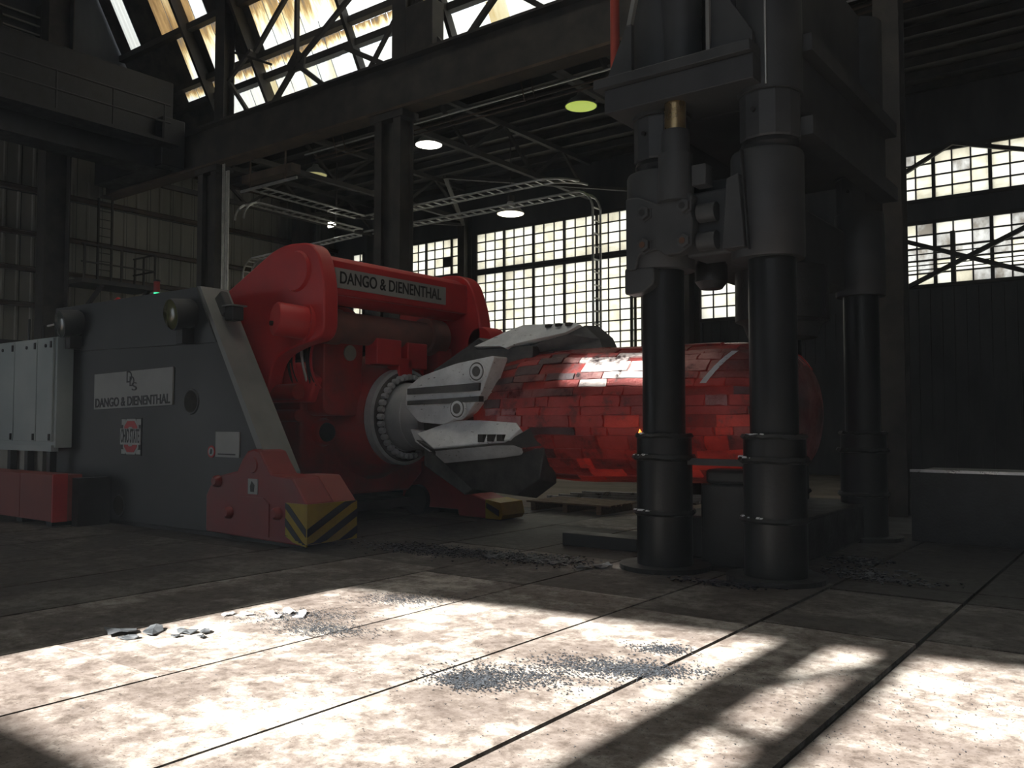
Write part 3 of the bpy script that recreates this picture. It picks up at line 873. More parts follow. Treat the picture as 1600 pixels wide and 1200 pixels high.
# work lamps on the side frame
for (lx, lz, lm, col) in ((-14.55, 3.24, 'lens', 'grey_paint'), (-11.30, 3.15, 'lens_y', 'grey_paint')):
    d = Vector((-.12, -.97, -.15)).normalized()
    c = Vector((lx, YN - .22, lz))
    dr = obj('work_lamp', MB().lathe(c - d * .28, c + d * .12, [(0, .14), (.25, .21), (1, .23)], 28), col, mp, smooth=40)
    obj('lens', MB().lathe(c + d * .12, c + d * .15, [(0, .215), (1, .17)], 28), lm, dr, smooth=40)
    obj('bracket', MB().box(lx - .06, lx + .1, YN - .22, YN - .02, lz - .42, lz - .2), 'black', dr)
# camera and bracket on the slanted edge
def slant(t, dy, off):
    """point on the slanted front edge, t from the top, moved off its surface"""
    p = Vector((-11.10, YN + dy, 3.56)) + Vector((1.68, 0, -2.61)) * t
    return p + Vector((2.61, 0, 1.68)).normalized() * off
cb = obj('camera_bracket', MB().beam(slant(.06, .22, .07), slant(.17, .22, .07), .2, .12, (0, 1, 0)), 'siding_dark', mp, bevel=.02)
obj('camera_body', MB().beam(slant(.19, .15, .16), slant(.19, .34, .16), .2, .2), 'rubber', cb, bevel=.02)
obj('camera_hood', MB().beam(slant(.16, .12, .22), slant(.16, .38, .22), .24, .02), 'grey_light', cb)

# big name board
nb = obj('name_board', MB().prism([(-14.0, 1.81), (-11.74, 1.86), (-11.74, 2.42), (-14.0, 2.38)], 'y', YN - .03, YN - .002), 'sign', mp)
obj('lettering', text_mesh('lettering', 'DANGO & DIENENTHAL', .20, (1, 0, .02), (0, 0, 1), (-12.87, YN - .034, 1.925), 'ink', .003, 2.16, bold=.004), None, nb)
obj('emblem', text_mesh('emblem', 'D', .26, (1, 0, .02), (0, 0, 1), (-12.93, YN - .034, 2.30), 'ink', .003, .15), None, nb)
obj('emblem', text_mesh('emblem', 'D', .22, (1, 0, .02), (0, 0, 1), (-12.85, YN - .034, 2.23), 'ink', .003, .13), None, nb)
obj('emblem', text_mesh('emblem', 'S', .18, (1, 0, .02), (0, 0, 1), (-12.78, YN - .034, 2.15), 'ink', .003, .14), None, nb)
# university sticker: block O with a lettered band
st = obj('sticker', MB().box(-13.18, -12.59, YN - .012, YN - .001, 1.09, 1.67), 'ink', mp)
def octo(cx, cz, a, b, c): return [(cx - a + c, cz - b), (cx + a - c, cz - b), (cx + a, cz - b + c), (cx + a, cz + b - c), (cx + a - c, cz + b), (cx - a + c, cz + b), (cx - a, cz + b - c), (cx - a, cz - b + c)]
sx, sz = -12.885, 1.38
obj('corner_patch', MB().box(-13.16, -13.04, YN - .015, YN - .012, 1.56, 1.65), 'white', st)
obj('corner_patch', MB().box(-12.73, -12.61, YN - .015, YN - .012, 1.56, 1.65), 'white', st)
obj('corner_patch', MB().box(-13.16, -13.04, YN - .015, YN - .012, 1.11, 1.18), 'white', st)
obj('corner_patch', MB().box(-12.73, -12.61, YN - .015, YN - .012, 1.11, 1.18), 'white', st)
obj('block_letter_border', MB().prism(octo(sx, sz, .22, .275, .1), 'y', YN - .018, YN - .012), 'white', st)
obj('block_letter', MB().prism(octo(sx, sz, .185, .24, .085), 'y', YN - .022, YN - .012), 'sred', st)
obj('block_letter_centre', MB().prism(octo(sx, sz, .085, .15, .045), 'y', YN - .026, YN - .012), 'white', st)
obj('band', MB().box(sx - .285, sx + .285, YN - .03, YN - .012, sz - .125, sz + .125), 'white', st)
obj('lettering', text_mesh('band_lettering', 'OHIO STATE', .30, (1, 0, 0), (0, 0, 1), (sx, YN - .032, sz), 'ink', .002, .53, bold=.004), None, st)
sg = obj('notice_plate', MB().box(-10.66, -10.12, YN - .02, YN - .002, 1.12, 1.47), 'sign', mp)
obj('notice_lines', MB().box(-10.60, -10.2, YN - .023, YN - .02, 1.15, 1.17), 'ink', sg)
rs = obj('warning_sticker', MB().cyl((-10.77, YN - .012, 1.19), (-10.77, YN - .002, 1.19), .085, n=20), 'sred', mp)
obj('sticker_centre', MB().cyl((-10.77, YN - .016, 1.19), (-10.77, YN - .008, 1.19), .06, n=20), 'white', rs)
obj('pictogram', MB().prism([(-10.80, 1.15), (-10.75, 1.16), (-10.74, 1.22), (-10.78, 1.23)], 'y', YN - .019, YN - .012), 'ink', rs)

# bogie housings: red, with lifting lug and hazard corner
def bogie(y0, y1, xoff=0.0, full=True):
    P = [(-10.70, .10), (-10.70, .60), (-10.60, .74), (-10.38, .88), (-10.0, .95), (-9.90, 1.10), (-9.78, 1.22), (-9.65, 1.25), (-9.52, 1.22), (-9.40, 1.06), (-9.28, .93), (-8.86, .90), (-8.56, .58), (-8.56, .12), (-8.70, .06)]
    P = [(a + xoff, b) for a, b in P]
    bg = obj('bogie_housing', MB().prism(P, 'y', y0, y1), 'bogie_red', mp, bevel=.02)
    return bg
bg = bogie(7.12, 7.55)
obj('bogie_cover', MB().prism([(-9.3, .91), (-8.86, .91), (-8.545, .585), (-8.545, .11), (-9.3, .11)], 'y', 7.55, 7.92), 'red_dust', bg, bevel=.02)
obj('lug_hole', MB().cyl((-9.66, 7.105, 1.04), (-9.66, 7.14, 1.04), .06, n=20), 'gap', bg)
obj('lug_ring', MB().lathe((-9.66, 7.10, 1.04), (-9.66, 7.125, 1.04), [(0, .10), (1, .11)], 20), 'bogie_red', bg, smooth=40)
pl_ = obj('small_notice', MB().box(-9.74, -9.54, 7.105, 7.119, .66, .86), 'sign', bg)
obj('pictogram', MB().prism([(-9.68, .69), (-9.61, .69), (-9.60, .78), (-9.66, .83), (-9.69, .76)], 'y', 7.10, 7.106), 'ink', pl_)
for (bx, bz) in ((-10.15, .39), (-9.13, .44), (-10.42, .80)):
    bs = obj('boss', MB().lathe((bx, 7.04, bz), (bx, 7.12, bz), [(0, .05), (.3, .075), (1, .085)], 18), 'bogie_red', bg, smooth=40)
obj('lower_panel', MB().prism([(-9.92, .12), (-9.30, .12), (-9.30, .55), (-9.42, .62), (-9.92, .62)], 'y', 7.105, 7.12), 'bogie_red', bg)
obj('wheel', MB().cyl((-9.0, 7.3, .30), (-9.0, 7.62, .30), .30, n=28), 'black', bg, smooth=40)
obj('wheel', MB().cyl((-10.3, 7.3, .30), (-10.3, 7.62, .30), .30, n=28), 'black', bg, smooth=40)
# hazard chevrons, one plate round the corner, each stripe a piece
hz = obj('hazard_plate', MB().prism([(-8.95, .17), (-8.80, .10), (-8.55, .06), (-8.55, .585), (-8.95, .585)], 'y', 7.095, 7.12), 'yellow', bg)
obj('hazard_plate_front', MB().box(-8.555, -8.53, 7.095, 7.92, .09, .585), 'yellow', hz)
for k in range(3):
    z = .49 - .22 * k
    def cz(v): return min(max(v, .075), .585)
    for s in range(6):                                    # side: stripes fall towards the corner
        xa = -8.95 + .40 * s / 6; xb = -8.95 + .40 * (s + 1) / 6
        za = z + .10 - .34 * s / 6 + .03; zb_ = z + .10 - .34 * (s + 1) / 6 + .03
        lo = .17 - .10 * (s / 6)
        q = [(xa, max(cz(za - .1), lo)), (xb, max(cz(zb_ - .1), lo)), (xb, max(cz(zb_), lo)), (xa, max(cz(za), lo))]
        if q[2][1] - q[1][1] > .005 or q[3][1] - q[0][1] > .005:
            obj('hazard_stripe', MB().prism(q, 'y', 7.088, 7.096), 'ink', hz)
    for s in range(8):                                    # front: stripes rise away from the corner
        ya = 7.095 + .825 * s / 8; yb = 7.095 + .825 * (s + 1) / 8
        za = z - .21 + .42 * s / 8; zb_ = z - .21 + .42 * (s + 1) / 8
        q = [(ya, max(cz(za - .1), .095)), (yb, max(cz(zb_ - .1), .095)), (yb, max(cz(zb_), .095)), (ya, max(cz(za), .095))]
        if q[2][1] - q[1][1] > .005 or q[3][1] - q[0][1] > .005:
            obj('hazard_stripe', MB().prism(q, 'x', -8.531, -8.523), 'ink', hz)
bg2 = obj('bogie_housing', MB().prism([(-10.9, .14), (-10.9, .85), (-10.3, .95), (-9.9, .62), (-8.93, .30), (-8.70, .26), (-8.70, .03), (-9.6, .03), (-9.62, .14)], 'y', 11.2, 11.75), 'bogie_red', mp, bevel=.02)
h2 = obj('hazard_plate', MB().prism([(-9.0, .03), (-8.69, .03), (-8.64, .10), (-8.69, .30), (-9.0, .34)], 'y', 11.18, 11.77), 'yellow', bg2)
obj('hazard_stripe', MB().prism([(-8.98, .29), (-8.98, .2), (-8.72, .08), (-8.72, .18)], 'y', 11.17, 11.18), 'ink', h2)
obj('wheel', MB().cyl((-10.5, 11.1, .26), (-10.5, 11.6, .26), .26, n=28), 'black', bg2, smooth=40)

# lifting arms and crossbar
def rounded(pts, r, n=5):
    out = []
    m = len(pts)
    for i, p in enumerate(pts):
        a = Vector(pts[i - 1]); b = Vector(p); c = Vector(pts[(i + 1) % m])
        rr = min(r, (a - b).length * .45, (c - b).length * .45)
        p0 = b + (a - b).normalized() * rr; p1 = b + (c - b).normalized() * rr
        for k in range(n + 1):
            t = k / n
            q = p0 * (1 - t) ** 2 + b * 2 * t * (1 - t) + p1 * t * t
            out.append((q.x, q.y))
    return out
ARM = rounded([(-12.1, 3.45), (-10.40, 4.22), (-9.62, 4.16), (-9.42, 3.6), (-9.42, 2.78), (-9.95, 2.72), (-10.55, 2.55), (-10.7, 1.9), (-11.6, 2.2)], .32, 6)
arm = obj('lifting_arm', MB().prism(ARM, 'y', 8.1, 8.36), 'red', mp, bevel=.025)
rim = rounded([(-10.36, 4.14), (-9.64, 4.10), (-9.48, 3.6), (-9.48, 2.83), (-9.66, 2.83), (-9.70, 3.5), (-9.9, 3.9), (-10.3, 3.98)], .14, 4)
obj('arm_rim', MB().lathe((-10.02, 8.05, 3.78), (-10.02, 8.1, 3.78), [(0, .28), (1, .30)], 32), 'red', arm, smooth=40)
pin = obj('pivot_pin', MB().lathe((-10.02, 7.72, 3.06), (-9.86, 8.2, 3.02), [(0, .22), (.05, .24), (.85, .24), (.85, .29), (1, .29)], 28), 'red', arm, smooth=40)
obj('grease_port', MB().cyl((-10.10, 7.70, 3.0), (-10.09, 7.74, 3.0), .035, n=12), 'gap', pin)
obj('lifting_arm', MB().prism([(x_, z_) for x_, z_ in rounded([(-11.2, 3.9), (-10.2, 4.2), (-9.62, 4.12), (-9.36, 3.5), (-9.30, 2.75), (-9.9, 2.4), (-10.5, 2.0), (-11.4, 2.4)], .35, 6)], 'y', 11.45, 11.75), 'red', mp, bevel=.025)
bar = obj('crossbar', MB().cyl((-9.98, 8.3, 3.72), (-9.98, 11.5, 3.72), .36, n=32), 'red', mp, smooth=40)
obj('front_face', MB().box(-9.72, -9.62, 8.36, 11.45, 3.46, 3.96), 'red', bar, bevel=.02)
sgn = obj('name_sign', MB().box(-9.62, -9.595, 8.37, 10.86, 3.555, 3.845), 'sign', bar)
obj('lettering', text_mesh('lettering', 'DANGO & DIENENTHAL', .25, (0, 1, 0), (0, 0, 1), (-9.592, 9.64, 3.70), 'ink', .003, 2.2, bold=.003), None, sgn)
obj('end_lug', MB().lathe((-9.35, 11.45, 2.95), (-9.35, 11.95, 2.95), [(0, .26), (.2, .28), (.8, .28), (1, .25)], 24), 'red', mp, smooth=40)
# lower cylinder across, with brackets
cyl_ = obj('clamp_cylinder', MB().lathe((-9.95, 8.55, 3.03), (-9.95, 11.05, 3.03), [(0, .27), (.10, .27), (.10, .24), (.85, .24), (.85, .31), (1, .31)], 28), 'brown_dull', mp, smooth=40)
br = obj('cylinder_bracket', MB().prism(rounded([(8.62, 1.7), (8.62, 3.25), (8.78, 3.36), (9.2, 3.36), (9.42, 3.1), (9.36, 1.7)], .15), 'x', -10.42, -10.02), 'red_dull', mp, bevel=.02)
obj('inspection_disc', MB().cyl((-10.02, 9.12, 2.66), (-9.995, 9.12, 2.66), .12, n=24), 'siding', br, smooth=40)
for (ya, yb, za, zc) in ((9.42, 9.95, 2.50, 2.90), (10.1, 10.55, 2.46, 2.88), (9.9, 10.2, 2.28, 2.62)):
    obj('valve_block', MB().box(-10.0, -9.72, ya, yb, za, zc), 'red', mp, bevel=.015)
obj('cylinder_end', MB().box(-10.1, -9.75, 10.85, 11.2, 2.25, 2.85), 'red_dull', mp, bevel=.03)
# peel housing
hs = obj('peel_housing', MB().prism([(8.55, .75), (8.55, 2.25), (8.95, 2.55), (11.1, 2.55), (11.5, 2.25), (11.5, .95), (10.9, .45), (9.2, .45)], 'x', -12.2, -10.45), 'red_dull', mp, bevel=.04)
obj('peel_cone', MB().lathe((-10.46, 10.1, 1.69), (-9.92, 10.1, 1.69), [(0, 1.02), (.45, .92), (1, .78)], 40), 'red_dull', mp, smooth=40)
for (py, pz, rr, mm) in ((8.92, 2.06, .17, 'black'), (8.98, 1.45, .15, 'rubber')):
    p_ = obj('port_boss', MB().lathe((-10.46, py, pz), (-10.36, py, pz), [(0, rr * 1.5), (1, rr * 1.3)], 24), 'red_dull', hs, smooth=40)
    obj('port_cap', MB().lathe((-10.37, py, pz), (-10.28, py, pz), [(0, rr), (.6, rr * .9), (1, rr * .5)], 24), mm, p_, smooth=40)
obj('side_tube', MB().cyl((-11.6, 8.3, 2.05), (-10.2, 8.3, 2.05), .12, n=18), 'red_dull', mp, smooth=40)
obj('side_tube', MB().cyl((-11.6, 8.4, 1.7), (-10.3, 8.4, 1.7), .09, n=18), 'red_dull', mp, smooth=40)
obj('shoulder_block', MB().prism([(-11.6, 1.9), (-10.2, 1.9), (-10.05, 2.25), (-10.5, 2.5), (-11.6, 2.5)], 'y', 8.5, 9.0), 'red', mp, bevel=.04)
hr_ = random.Random(4)
for k in range(7):
    a = Vector((-10.75 + .1 * k, 8.55, 2.85 - .03 * (k % 3))); b = Vector((-10.55 + .09 * k, 8.55, 2.1 + .05 * (k % 2)))
    mid = (a + b) / 2 + Vector((hr_.uniform(-.1, .15), -.12 - .03 * k % .1, hr_.uniform(-.1, .05)))
    pts = [tuple(a * (1 - t) ** 2 + mid * 2 * t * (1 - t) + b * t * t) for t in [i / 8 for i in range(9)]]
    obj('hydraulic_hose', MB().tube(pts, .022, 6), ('rubber', 'rubber', 'red', 'galv')[k % 4], mp, smooth=60)
# rotating head: flange with a ring of bolts, hub
fg = obj('flange', MB().lathe((-9.93, 10.1, 1.69), (-9.72, 10.1, 1.69), [(0, .74), (.08, .77), (.75, .77), (.8, .75), (.82, .70), (.83, .5)], 56), 'hub', mp, smooth=35)
obj('bolt_channel', MB().lathe((-9.765, 10.1, 1.69), (-9.725, 10.1, 1.69), [(0, .715), (.5, .71), (1, .55)], 56, False), 'jaw_dark', fg, smooth=35)
bolt_me = mesh('flange_bolt', MB().lathe((0, 0, 0), (.09, 0, 0), [(0, .05), (.75, .05), (1, .038)], 8), 'hub', 30)
for k in range(36):
    a = 2 * math.pi * k / 36
    inst('flange_bolt', bolt_me, (-9.73, 10.1 + .63 * math.cos(a), 1.69 + .63 * math.sin(a)), fg)
obj('hub', MB().lathe((-9.72, 10.1, 1.69), (-9.05, 10.1, 1.69), [(0, .54), (.05, .535), (.48, .53), (.5, .52), (.55, .525), (1, .50)], 48), 'hub', mp, smooth=35)
obj('hub_yoke', MB().box(-9.1, -8.3, 9.75, 10.45, 1.25, 2.15), 'jaw_dark', mp, bevel=.05)

# ---- jaws: near, lower, upper and rear fingers
def loft(a, b):
    """solid between two closed outlines with the same number of 3D points"""
    mb = MB(); n = len(a)
    mb.v = [tuple(p) for p in a] + [tuple(p) for p in b]
    mb.f = [tuple(range(n)), tuple(reversed(range(n, 2 * n)))]
    for i in range(n):
        j = (i + 1) % n
        mb.f.append((i, n + i, n + j, j))
    return mb
def jaw_y(x, z): return 9.12 + .10 * abs(z - 1.95)         # near face leans a little
J1 = rounded([(-8.82, 2.10), (-8.56, 2.26), (-7.9, 2.42), (-7.22, 2.50), (-7.30, 2.30), (-7.42, 1.98), (-7.66, 1.74), (-8.12, 1.57), (-8.60, 1.60), (-8.84, 1.82)], .06, 3)
jn = obj('jaw', loft([(x_, jaw_y(x_, z_), z_) for x_, z_ in J1], [(x_, jaw_y(x_, z_) + .30, z_) for x_, z_ in J1]), 'jaw', mp, bevel=.012)
props(jn, 'pale scuffed near jaw with two pin heads')
for (za, zc) in ((2.03, 2.135), (1.88, 1.955)):
    obj('groove_bar', MB().quadbox([(-8.78, 9.105, za - .03), (-7.44, 9.095, za), (-7.44, 9.2, za), (-8.78, 9.2, za - .03), (-8.78, 9.105, zc - .05), (-7.44, 9.095, zc), (-7.44, 9.2, zc), (-8.78, 9.2, zc - .05)]), 'jaw_dark', jn)
for (px, pz) in ((-7.50, 2.29), (-7.83, 1.79)):
    yy = jaw_y(px, pz)
    bs = obj('pin_boss', MB().lathe((px, yy - .035, pz), (px, yy + .02, pz), [(0, .14), (.4, .155), (.45, .115), (.75, .115), (.8, .155), (1, .16)], 28), 'jaw', jn, smooth=30)
    obj('pin_ring', MB().lathe((px, yy - .037, pz), (px, yy - .03, pz), [(0, .125), (1, .13)], 28), 'jaw_dark', bs)
    obj('pin_plate', MB().lathe((px, yy - .045, pz), (px, yy - .03, pz), [(0, .105), (1, .108)], 28), 'jaw', bs)
    obj('pin_head', MB().lathe((px, yy - .06, pz), (px, yy, pz), [(0, .055), (.3, .075), (1, .08)], 20), 'jaw_dark', bs, smooth=30)
# lower near jaw: sloping pale pad over a dark body
J2 = [(-8.62, 1.44), (-8.02, 1.63), (-7.55, 1.635), (-6.90, 1.60), (-6.80, 1.52), (-6.92, 1.38), (-7.20, 1.34), (-8.20, 1.24)]
def j2y(x, z): return 9.0 + (z - 1.2) * .55
jl = obj('jaw', loft([(x_, j2y(x_, z_), z_) for x_, z_ in J2], [(x_, j2y(x_, z_) + .25, z_ - .22) for x_, z_ in J2]), 'jaw', mp, bevel=.012)
props(jl, 'pale lower jaw pad with cut notches')
obj('jaw_body', loft([(-8.55, 9.03, 1.36), (-8.18, 9.02, 1.235), (-7.0, 9.10, 1.34), (-6.62, 9.25, 1.58), (-6.50, 9.3, 1.30), (-6.62, 9.35, .86), (-7.05, 9.4, .62), (-7.9, 9.5, .66), (-8.5, 9.6, 1.0)], [(-8.55, 9.5, 1.3), (-8.18, 9.5, 1.2), (-7.0, 9.55, 1.25), (-6.62, 9.55, 1.3), (-6.50, 9.6, 1.2), (-6.62, 9.75, .78), (-7.05, 9.9, .55), (-7.9, 10.0, .6), (-8.5, 10.0, .95)]), 'jaw_dark', jl, bevel=.015)
for k, xx in enumerate((-7.42, -7.26, -7.10)):
    obj('notch', MB().box(xx, xx + .09, 9.05, 9.14, 1.335 + .01 * k, 1.44), 'gap', jl)
obj('jaw_fin', loft([(-8.80, 9.2, 1.50), (-8.62, 9.2, 1.48), (-8.45, 9.2, 1.30), (-8.42, 9.2, 1.18), (-8.7, 9.2, 1.32)], [(-8.80, 9.35, 1.50), (-8.62, 9.35, 1.48), (-8.45, 9.35, 1.30), (-8.42, 9.35, 1.18), (-8.7, 9.35, 1.32)]), 'jaw', jl)
# upper jaw over the ingot
J3 = [(-8.05, 2.70), (-7.62, 2.92), (-7.40, 3.00), (-6.50, 2.97), (-6.38, 2.93), (-6.55, 2.82), (-7.25, 2.71), (-7.42, 2.64), (-7.55, 2.68)]
def j3y(x, z): return 9.66 + (z - 2.65) * 1.1
ju = obj('jaw', loft([(x_, j3y(x_, z_), z_) for x_, z_ in J3], [(x_, j3y(x_, z_) + .35, z_ - .10) for x_, z_ in J3]), 'jaw', mp, bevel=.012)
props(ju, 'pale upper jaw pad resting over the ingot')
obj('jaw_foot', MB().box(-8.05, -7.0, 9.72, 10.3, 2.42, 2.66), 'jaw_dark', ju, bevel=.02)
obj('jaw_body', loft([(-8.05, 9.80, 2.66), (-7.42, 9.78, 2.60), (-6.55, 9.90, 2.80), (-6.36, 10.05, 2.92), (-6.12, 10.05, 2.72), (-6.05, 10.0, 2.60), (-7.0, 9.9, 2.58)], [(-8.05, 10.4, 2.72), (-7.42, 10.4, 2.68), (-6.55, 10.4, 2.88), (-6.36, 10.4, 2.95), (-6.12, 10.4, 2.76), (-6.05, 10.4, 2.62), (-7.0, 10.4, 2.62)]), 'jaw_dark', ju)
for k, xx in enumerate((-6.92, -6.75, -6.58)):
    obj('notch', MB().box(xx, xx + .07, j3y(0, 2.93) - .06, j3y(0, 2.93) + .06, 2.92, 2.965), 'gap', ju)
obj('jaw', MB().prism([(-8.9, 1.2), (-7.3, 1.1), (-7.1, 1.6), (-7.3, 2.2), (-8.6, 2.2)], 'y', 11.0, 11.25), 'jaw_dark', mp, bevel=.02)
obj('jaw_lever', MB().prism([(-9.0, 2.0), (-8.5, 2.3), (-7.9, 2.75), (-8.1, 2.85), (-9.0, 2.4)], 'y', 9.9, 10.3), 'jaw_dark', mp, bevel=.02)
obj('jaw_lever', MB().prism([(-9.0, 1.3), (-8.4, 1.1), (-7.9, .7), (-8.2, .55), (-9.0, .95)], 'y', 9.7, 10.3), 'jaw_dark', mp, bevel=.02)

# small things on the deck
sl = thing('stack_light', (-14.5, 8.6, 3.2), 'slim signal tower with green lamp lit, behind the grey side frame', 'signal light')
sX, sY = -14.45, 8.55
obj('pole', MB().cyl((sX, sY, 3.2), (sX, sY, 3.78), .03, n=10), 'galv', sl, smooth=40)
obj('green_lamp', MB().cyl((sX, sY, 3.78), (sX, sY, 3.92), .05, n=16), 'green_led', sl, smooth=40)
obj('red_lamp', MB().cyl((sX, sY, 3.93), (sX, sY, 4.12), .055, n=16), 'red_dull', sl, smooth=40)
obj('cap', MB().cyl((sX, sY, 4.12), (sX, sY, 4.15), .06, n=16), 'black', sl)
bc = thing('beacon', (-14.75, 8.0, 3.2), 'red dome beacon peeking above the grey side frame', 'beacon')
obj('dome', MB().lathe((-14.75, 8.0, 3.48), (-14.75, 8.0, 3.80), [(0, .13), (.4, .13), (.8, .09), (1, .02)], 20), 'red', bc, smooth=50)
obj('stem', MB().cyl((-14.75, 8.0, 3.2), (-14.75, 8.0, 3.48), .07, n=12), 'black', bc)

# rear equipment cabinet and red boxes at the left edge of the picture
cbn = thing('equipment_cabinet', (-16.7, 7.2, 1.05), 'pale green grey row of cabinet doors at the left picture edge', 'cabinet')
obj('body', MB().box(-18.4, -14.66, 6.93, 7.2, 1.18, 3.02), 'cab', cbn, bevel=.01)
dx = [-18.3, -17.15, -16.13, -15.29, -14.72]
for k in range(4):
    dr = obj('door', MB().box(dx[k] + .012, dx[k + 1] - .012, 6.89, 6.93, 1.28, 3.0), 'cab', cbn, bevel=.008)
    for z in (1.36, 2.9):
        obj('hinge', MB().box(dx[k + 1] - .10, dx[k + 1] - .05, 6.875, 6.892, z - .06, z + .05), 'black', dr)
    obj('lock', MB().cyl((dx[k] + .55 * (dx[k + 1] - dx[k]), 6.875, 2.88), (dx[k] + .55 * (dx[k + 1] - dx[k]), 6.892, 2.88), .03, n=10), 'black', dr)
obj('bottom_rail', MB().box(-18.4, -14.7, 6.88, 7.0, 1.12, 1.22), 'cab', cbn)
obj('mounting_frame', MB().box(-18.4, -15.42, 7.08, 7.6, .6, 1.15), 'siding', cbn)
for xx in (-16.45, -15.8, -15.0):
    obj('support_leg', MB().box(xx, xx + .12, 6.95, 7.06, .0, 1.15), 'black', cbn)
for k, (xx, h) in enumerate(((-16.3, .45), (-15.75, .3), (-15.3, .5), (-15.05, .3))):
    obj('lifting_eye', MB().cyl((xx, 7.2, 3.0), (xx, 7.2, 3.0 + h), .022, n=8), 'black', cbn)
pth = MB().tube([(-15.6, 7.2, 3.28), (-15.2, 7.2, 3.3), (-14.9, 7.3, 3.22)], .02, 6)
obj('hose_pipe', pth, 'galv', cbn)
rb = thing('skirt_box', (-15.3, 6.7, 0), 'dusty red skirt boxes under the pale cabinet doors', 'box')
rx = [-17.1, -15.9, -14.68, -13.62]
for k in range(3):
    obj('panel', MB().box(rx[k] + .008, rx[k + 1] - .008, 6.4, 6.44, .10, .80), 'red_dust', rb, bevel=.006)
obj('body', MB().box(-17.1, -13.62, 6.44, 6.86, .08, .79), 'red_dust', rb)
obj('end_panel', MB().box(-13.62, -13.58, 6.4, 6.62, .08, .81), 'red', rb)
obj('rear_block', MB().box(-13.6, -13.42, 6.7, 7.2, .0, .74), 'black', rb)
for xx in (-16.6, -15.0, -14.0):
    obj('foot', MB().box(xx, xx + .2, 6.5, 6.8, 0, .09), 'black', rb)

# ================================================================== HOT INGOT
ig = thing('ingot', (-5.4, 10.1, .8), 'large red hot cylindrical ingot with cracked scale, held in the jaws', 'ingot')
IP = [(-7.75, .74), (-7.45, .82), (-7.0, .875), (-6.4, .895), (-5.6, .89), (-4.8, .87), (-4.0, .84), (-3.65, .79), (-3.45, .68), (-3.32, .50), (-3.26, .25)]
def irad(x):
    for (a, ra), (b, rb_) in zip(IP, IP[1:]):
        if a <= x <= b: return ra + (rb_ - ra) * (x - a) / (b - a)
    return IP[0][1] if x < IP[0][0] else IP[-1][1]
IZ = 1.70
def ip(x, th, off=0.0):
    """point on the ingot: th = 0 faces the camera side (-Y), 90 is up"""
    r = irad(x) + off
    r *= 1 + .012 * math.sin(3 * R(th) + x * 2.1) + .008 * math.sin(5 * R(th) - x * 3.3)
    return (x, 10.1 - r * math.cos(R(th)), IZ + r * math.sin(R(th)))
cb_ = MB()
NX, NT = 60, 72
for i in range(NX + 1):
    x = -7.75 + 4.49 * i / NX
    for j in range(NT):
        cb_.v.append(ip(x, 360 * j / NT, -.008))
for i in range(NX):
    for j in range(NT):
        j2 = (j + 1) % NT
        cb_.f.append((i * NT + j, i * NT + j2, (i + 1) * NT + j2, (i + 1) * NT + j))
cb_.f.append(tuple(range(NT))); cb_.f.append(tuple(NX * NT + j for j in reversed(range(NT))))
core = obj('core', cb_, 'ingot', ig, smooth=45)
core.data.materials.append(M['scale4'])
for pg in core.data.polygons:
    if pg.center.x + ORG[core.name].x > -3.72: pg.material_index = 1
irnd = random.Random(21)
def scale_patch(x0, x1, t0, t1, h, m):
    mb = MB(); nx, nt = 3, 2
    jit = lambda: irnd.uniform(-.012, .012)
    for lay in (h, -.012):
        for i in range(nx + 1):
            for j in range(nt + 1):
                x = x0 + (x1 - x0) * i / nx; t = t0 + (t1 - t0) * j / nt
                if lay > 0 and (i in (0, nx) or j in (0, nt)):
                    x += jit(); t += jit() * 40
                mb.v.append(ip(min(max(x, -7.74), -3.27), t, lay * (1 if lay < 0 else irnd.uniform(.75, 1.1))))
    N = (nx + 1) * (nt + 1)
    idx = lambda i, j, l: l * N + i * (nt + 1) + j
    for i in range(nx):
        for j in range(nt):
            mb.f.append((idx(i, j, 0), idx(i + 1, j, 0), idx(i + 1, j + 1, 0), idx(i, j + 1, 0)))
    for i in range(nx):
        mb.f.append((idx(i, 0, 0), idx(i, 0, 1), idx(i + 1, 0, 1), idx(i + 1, 0, 0)))
        mb.f.append((idx(i, nt, 0), idx(i + 1, nt, 0), idx(i + 1, nt, 1), idx(i, nt, 1)))
    for j in range(nt):
        mb.f.append((idx(0, j, 0), idx(0, j + 1, 0), idx(0, j + 1, 1), idx(0, j, 1)))
        mb.f.append((idx(nx, j, 0), idx(nx, j, 1), idx(nx, j + 1, 1), idx(nx, j + 1, 0)))
    return obj('scale_plate', mb, m, ig, smooth=30)
t = -68.0
row = 0
while t < 112:
    dt = irnd.uniform(6.0, 13.0)
    x = -7.6 + irnd.uniform(0, .2)
    while x < -3.45:
        L = irnd.uniform(.2, .75)
        x1 = min(x + L, -3.36)
        if irnd.random() > .13:
            left = x < -6.4
            if 20 < t < 64 and -6.35 < x < -5.25 and irnd.random() < .7: m = 'scale5'  # paler plates where the light spot lies
            elif left: m = irnd.choices(('scale1', 'scale2', 'scale0', 'scale4'), (.35, .2, .15, .3))[0]
            elif x > -3.8: m = irnd.choices(('scale1', 'scale4'), (.35, .65))[0]
            elif t < 5: m = irnd.choices(('scale0', 'scale1', 'scale3'), (.45, .2, .35 if x > -5 else .1))[0]
            elif x > -3.95: m = irnd.choices(('scale1', 'scale4'), (.4, .6))[0]
            elif t > 24: m = irnd.choices(('scale2', 'scale1'), (.75, .25))[0]
            else: m = irnd.choices(('scale0', 'scale1', 'scale2'), (.6, .3, .1))[0]
            scale_patch(x + .008, x1 - .008, t + .35, t + dt - .35, irnd.uniform(.008, .022), m)
        x = x1 + .005
    t += dt; row += 1
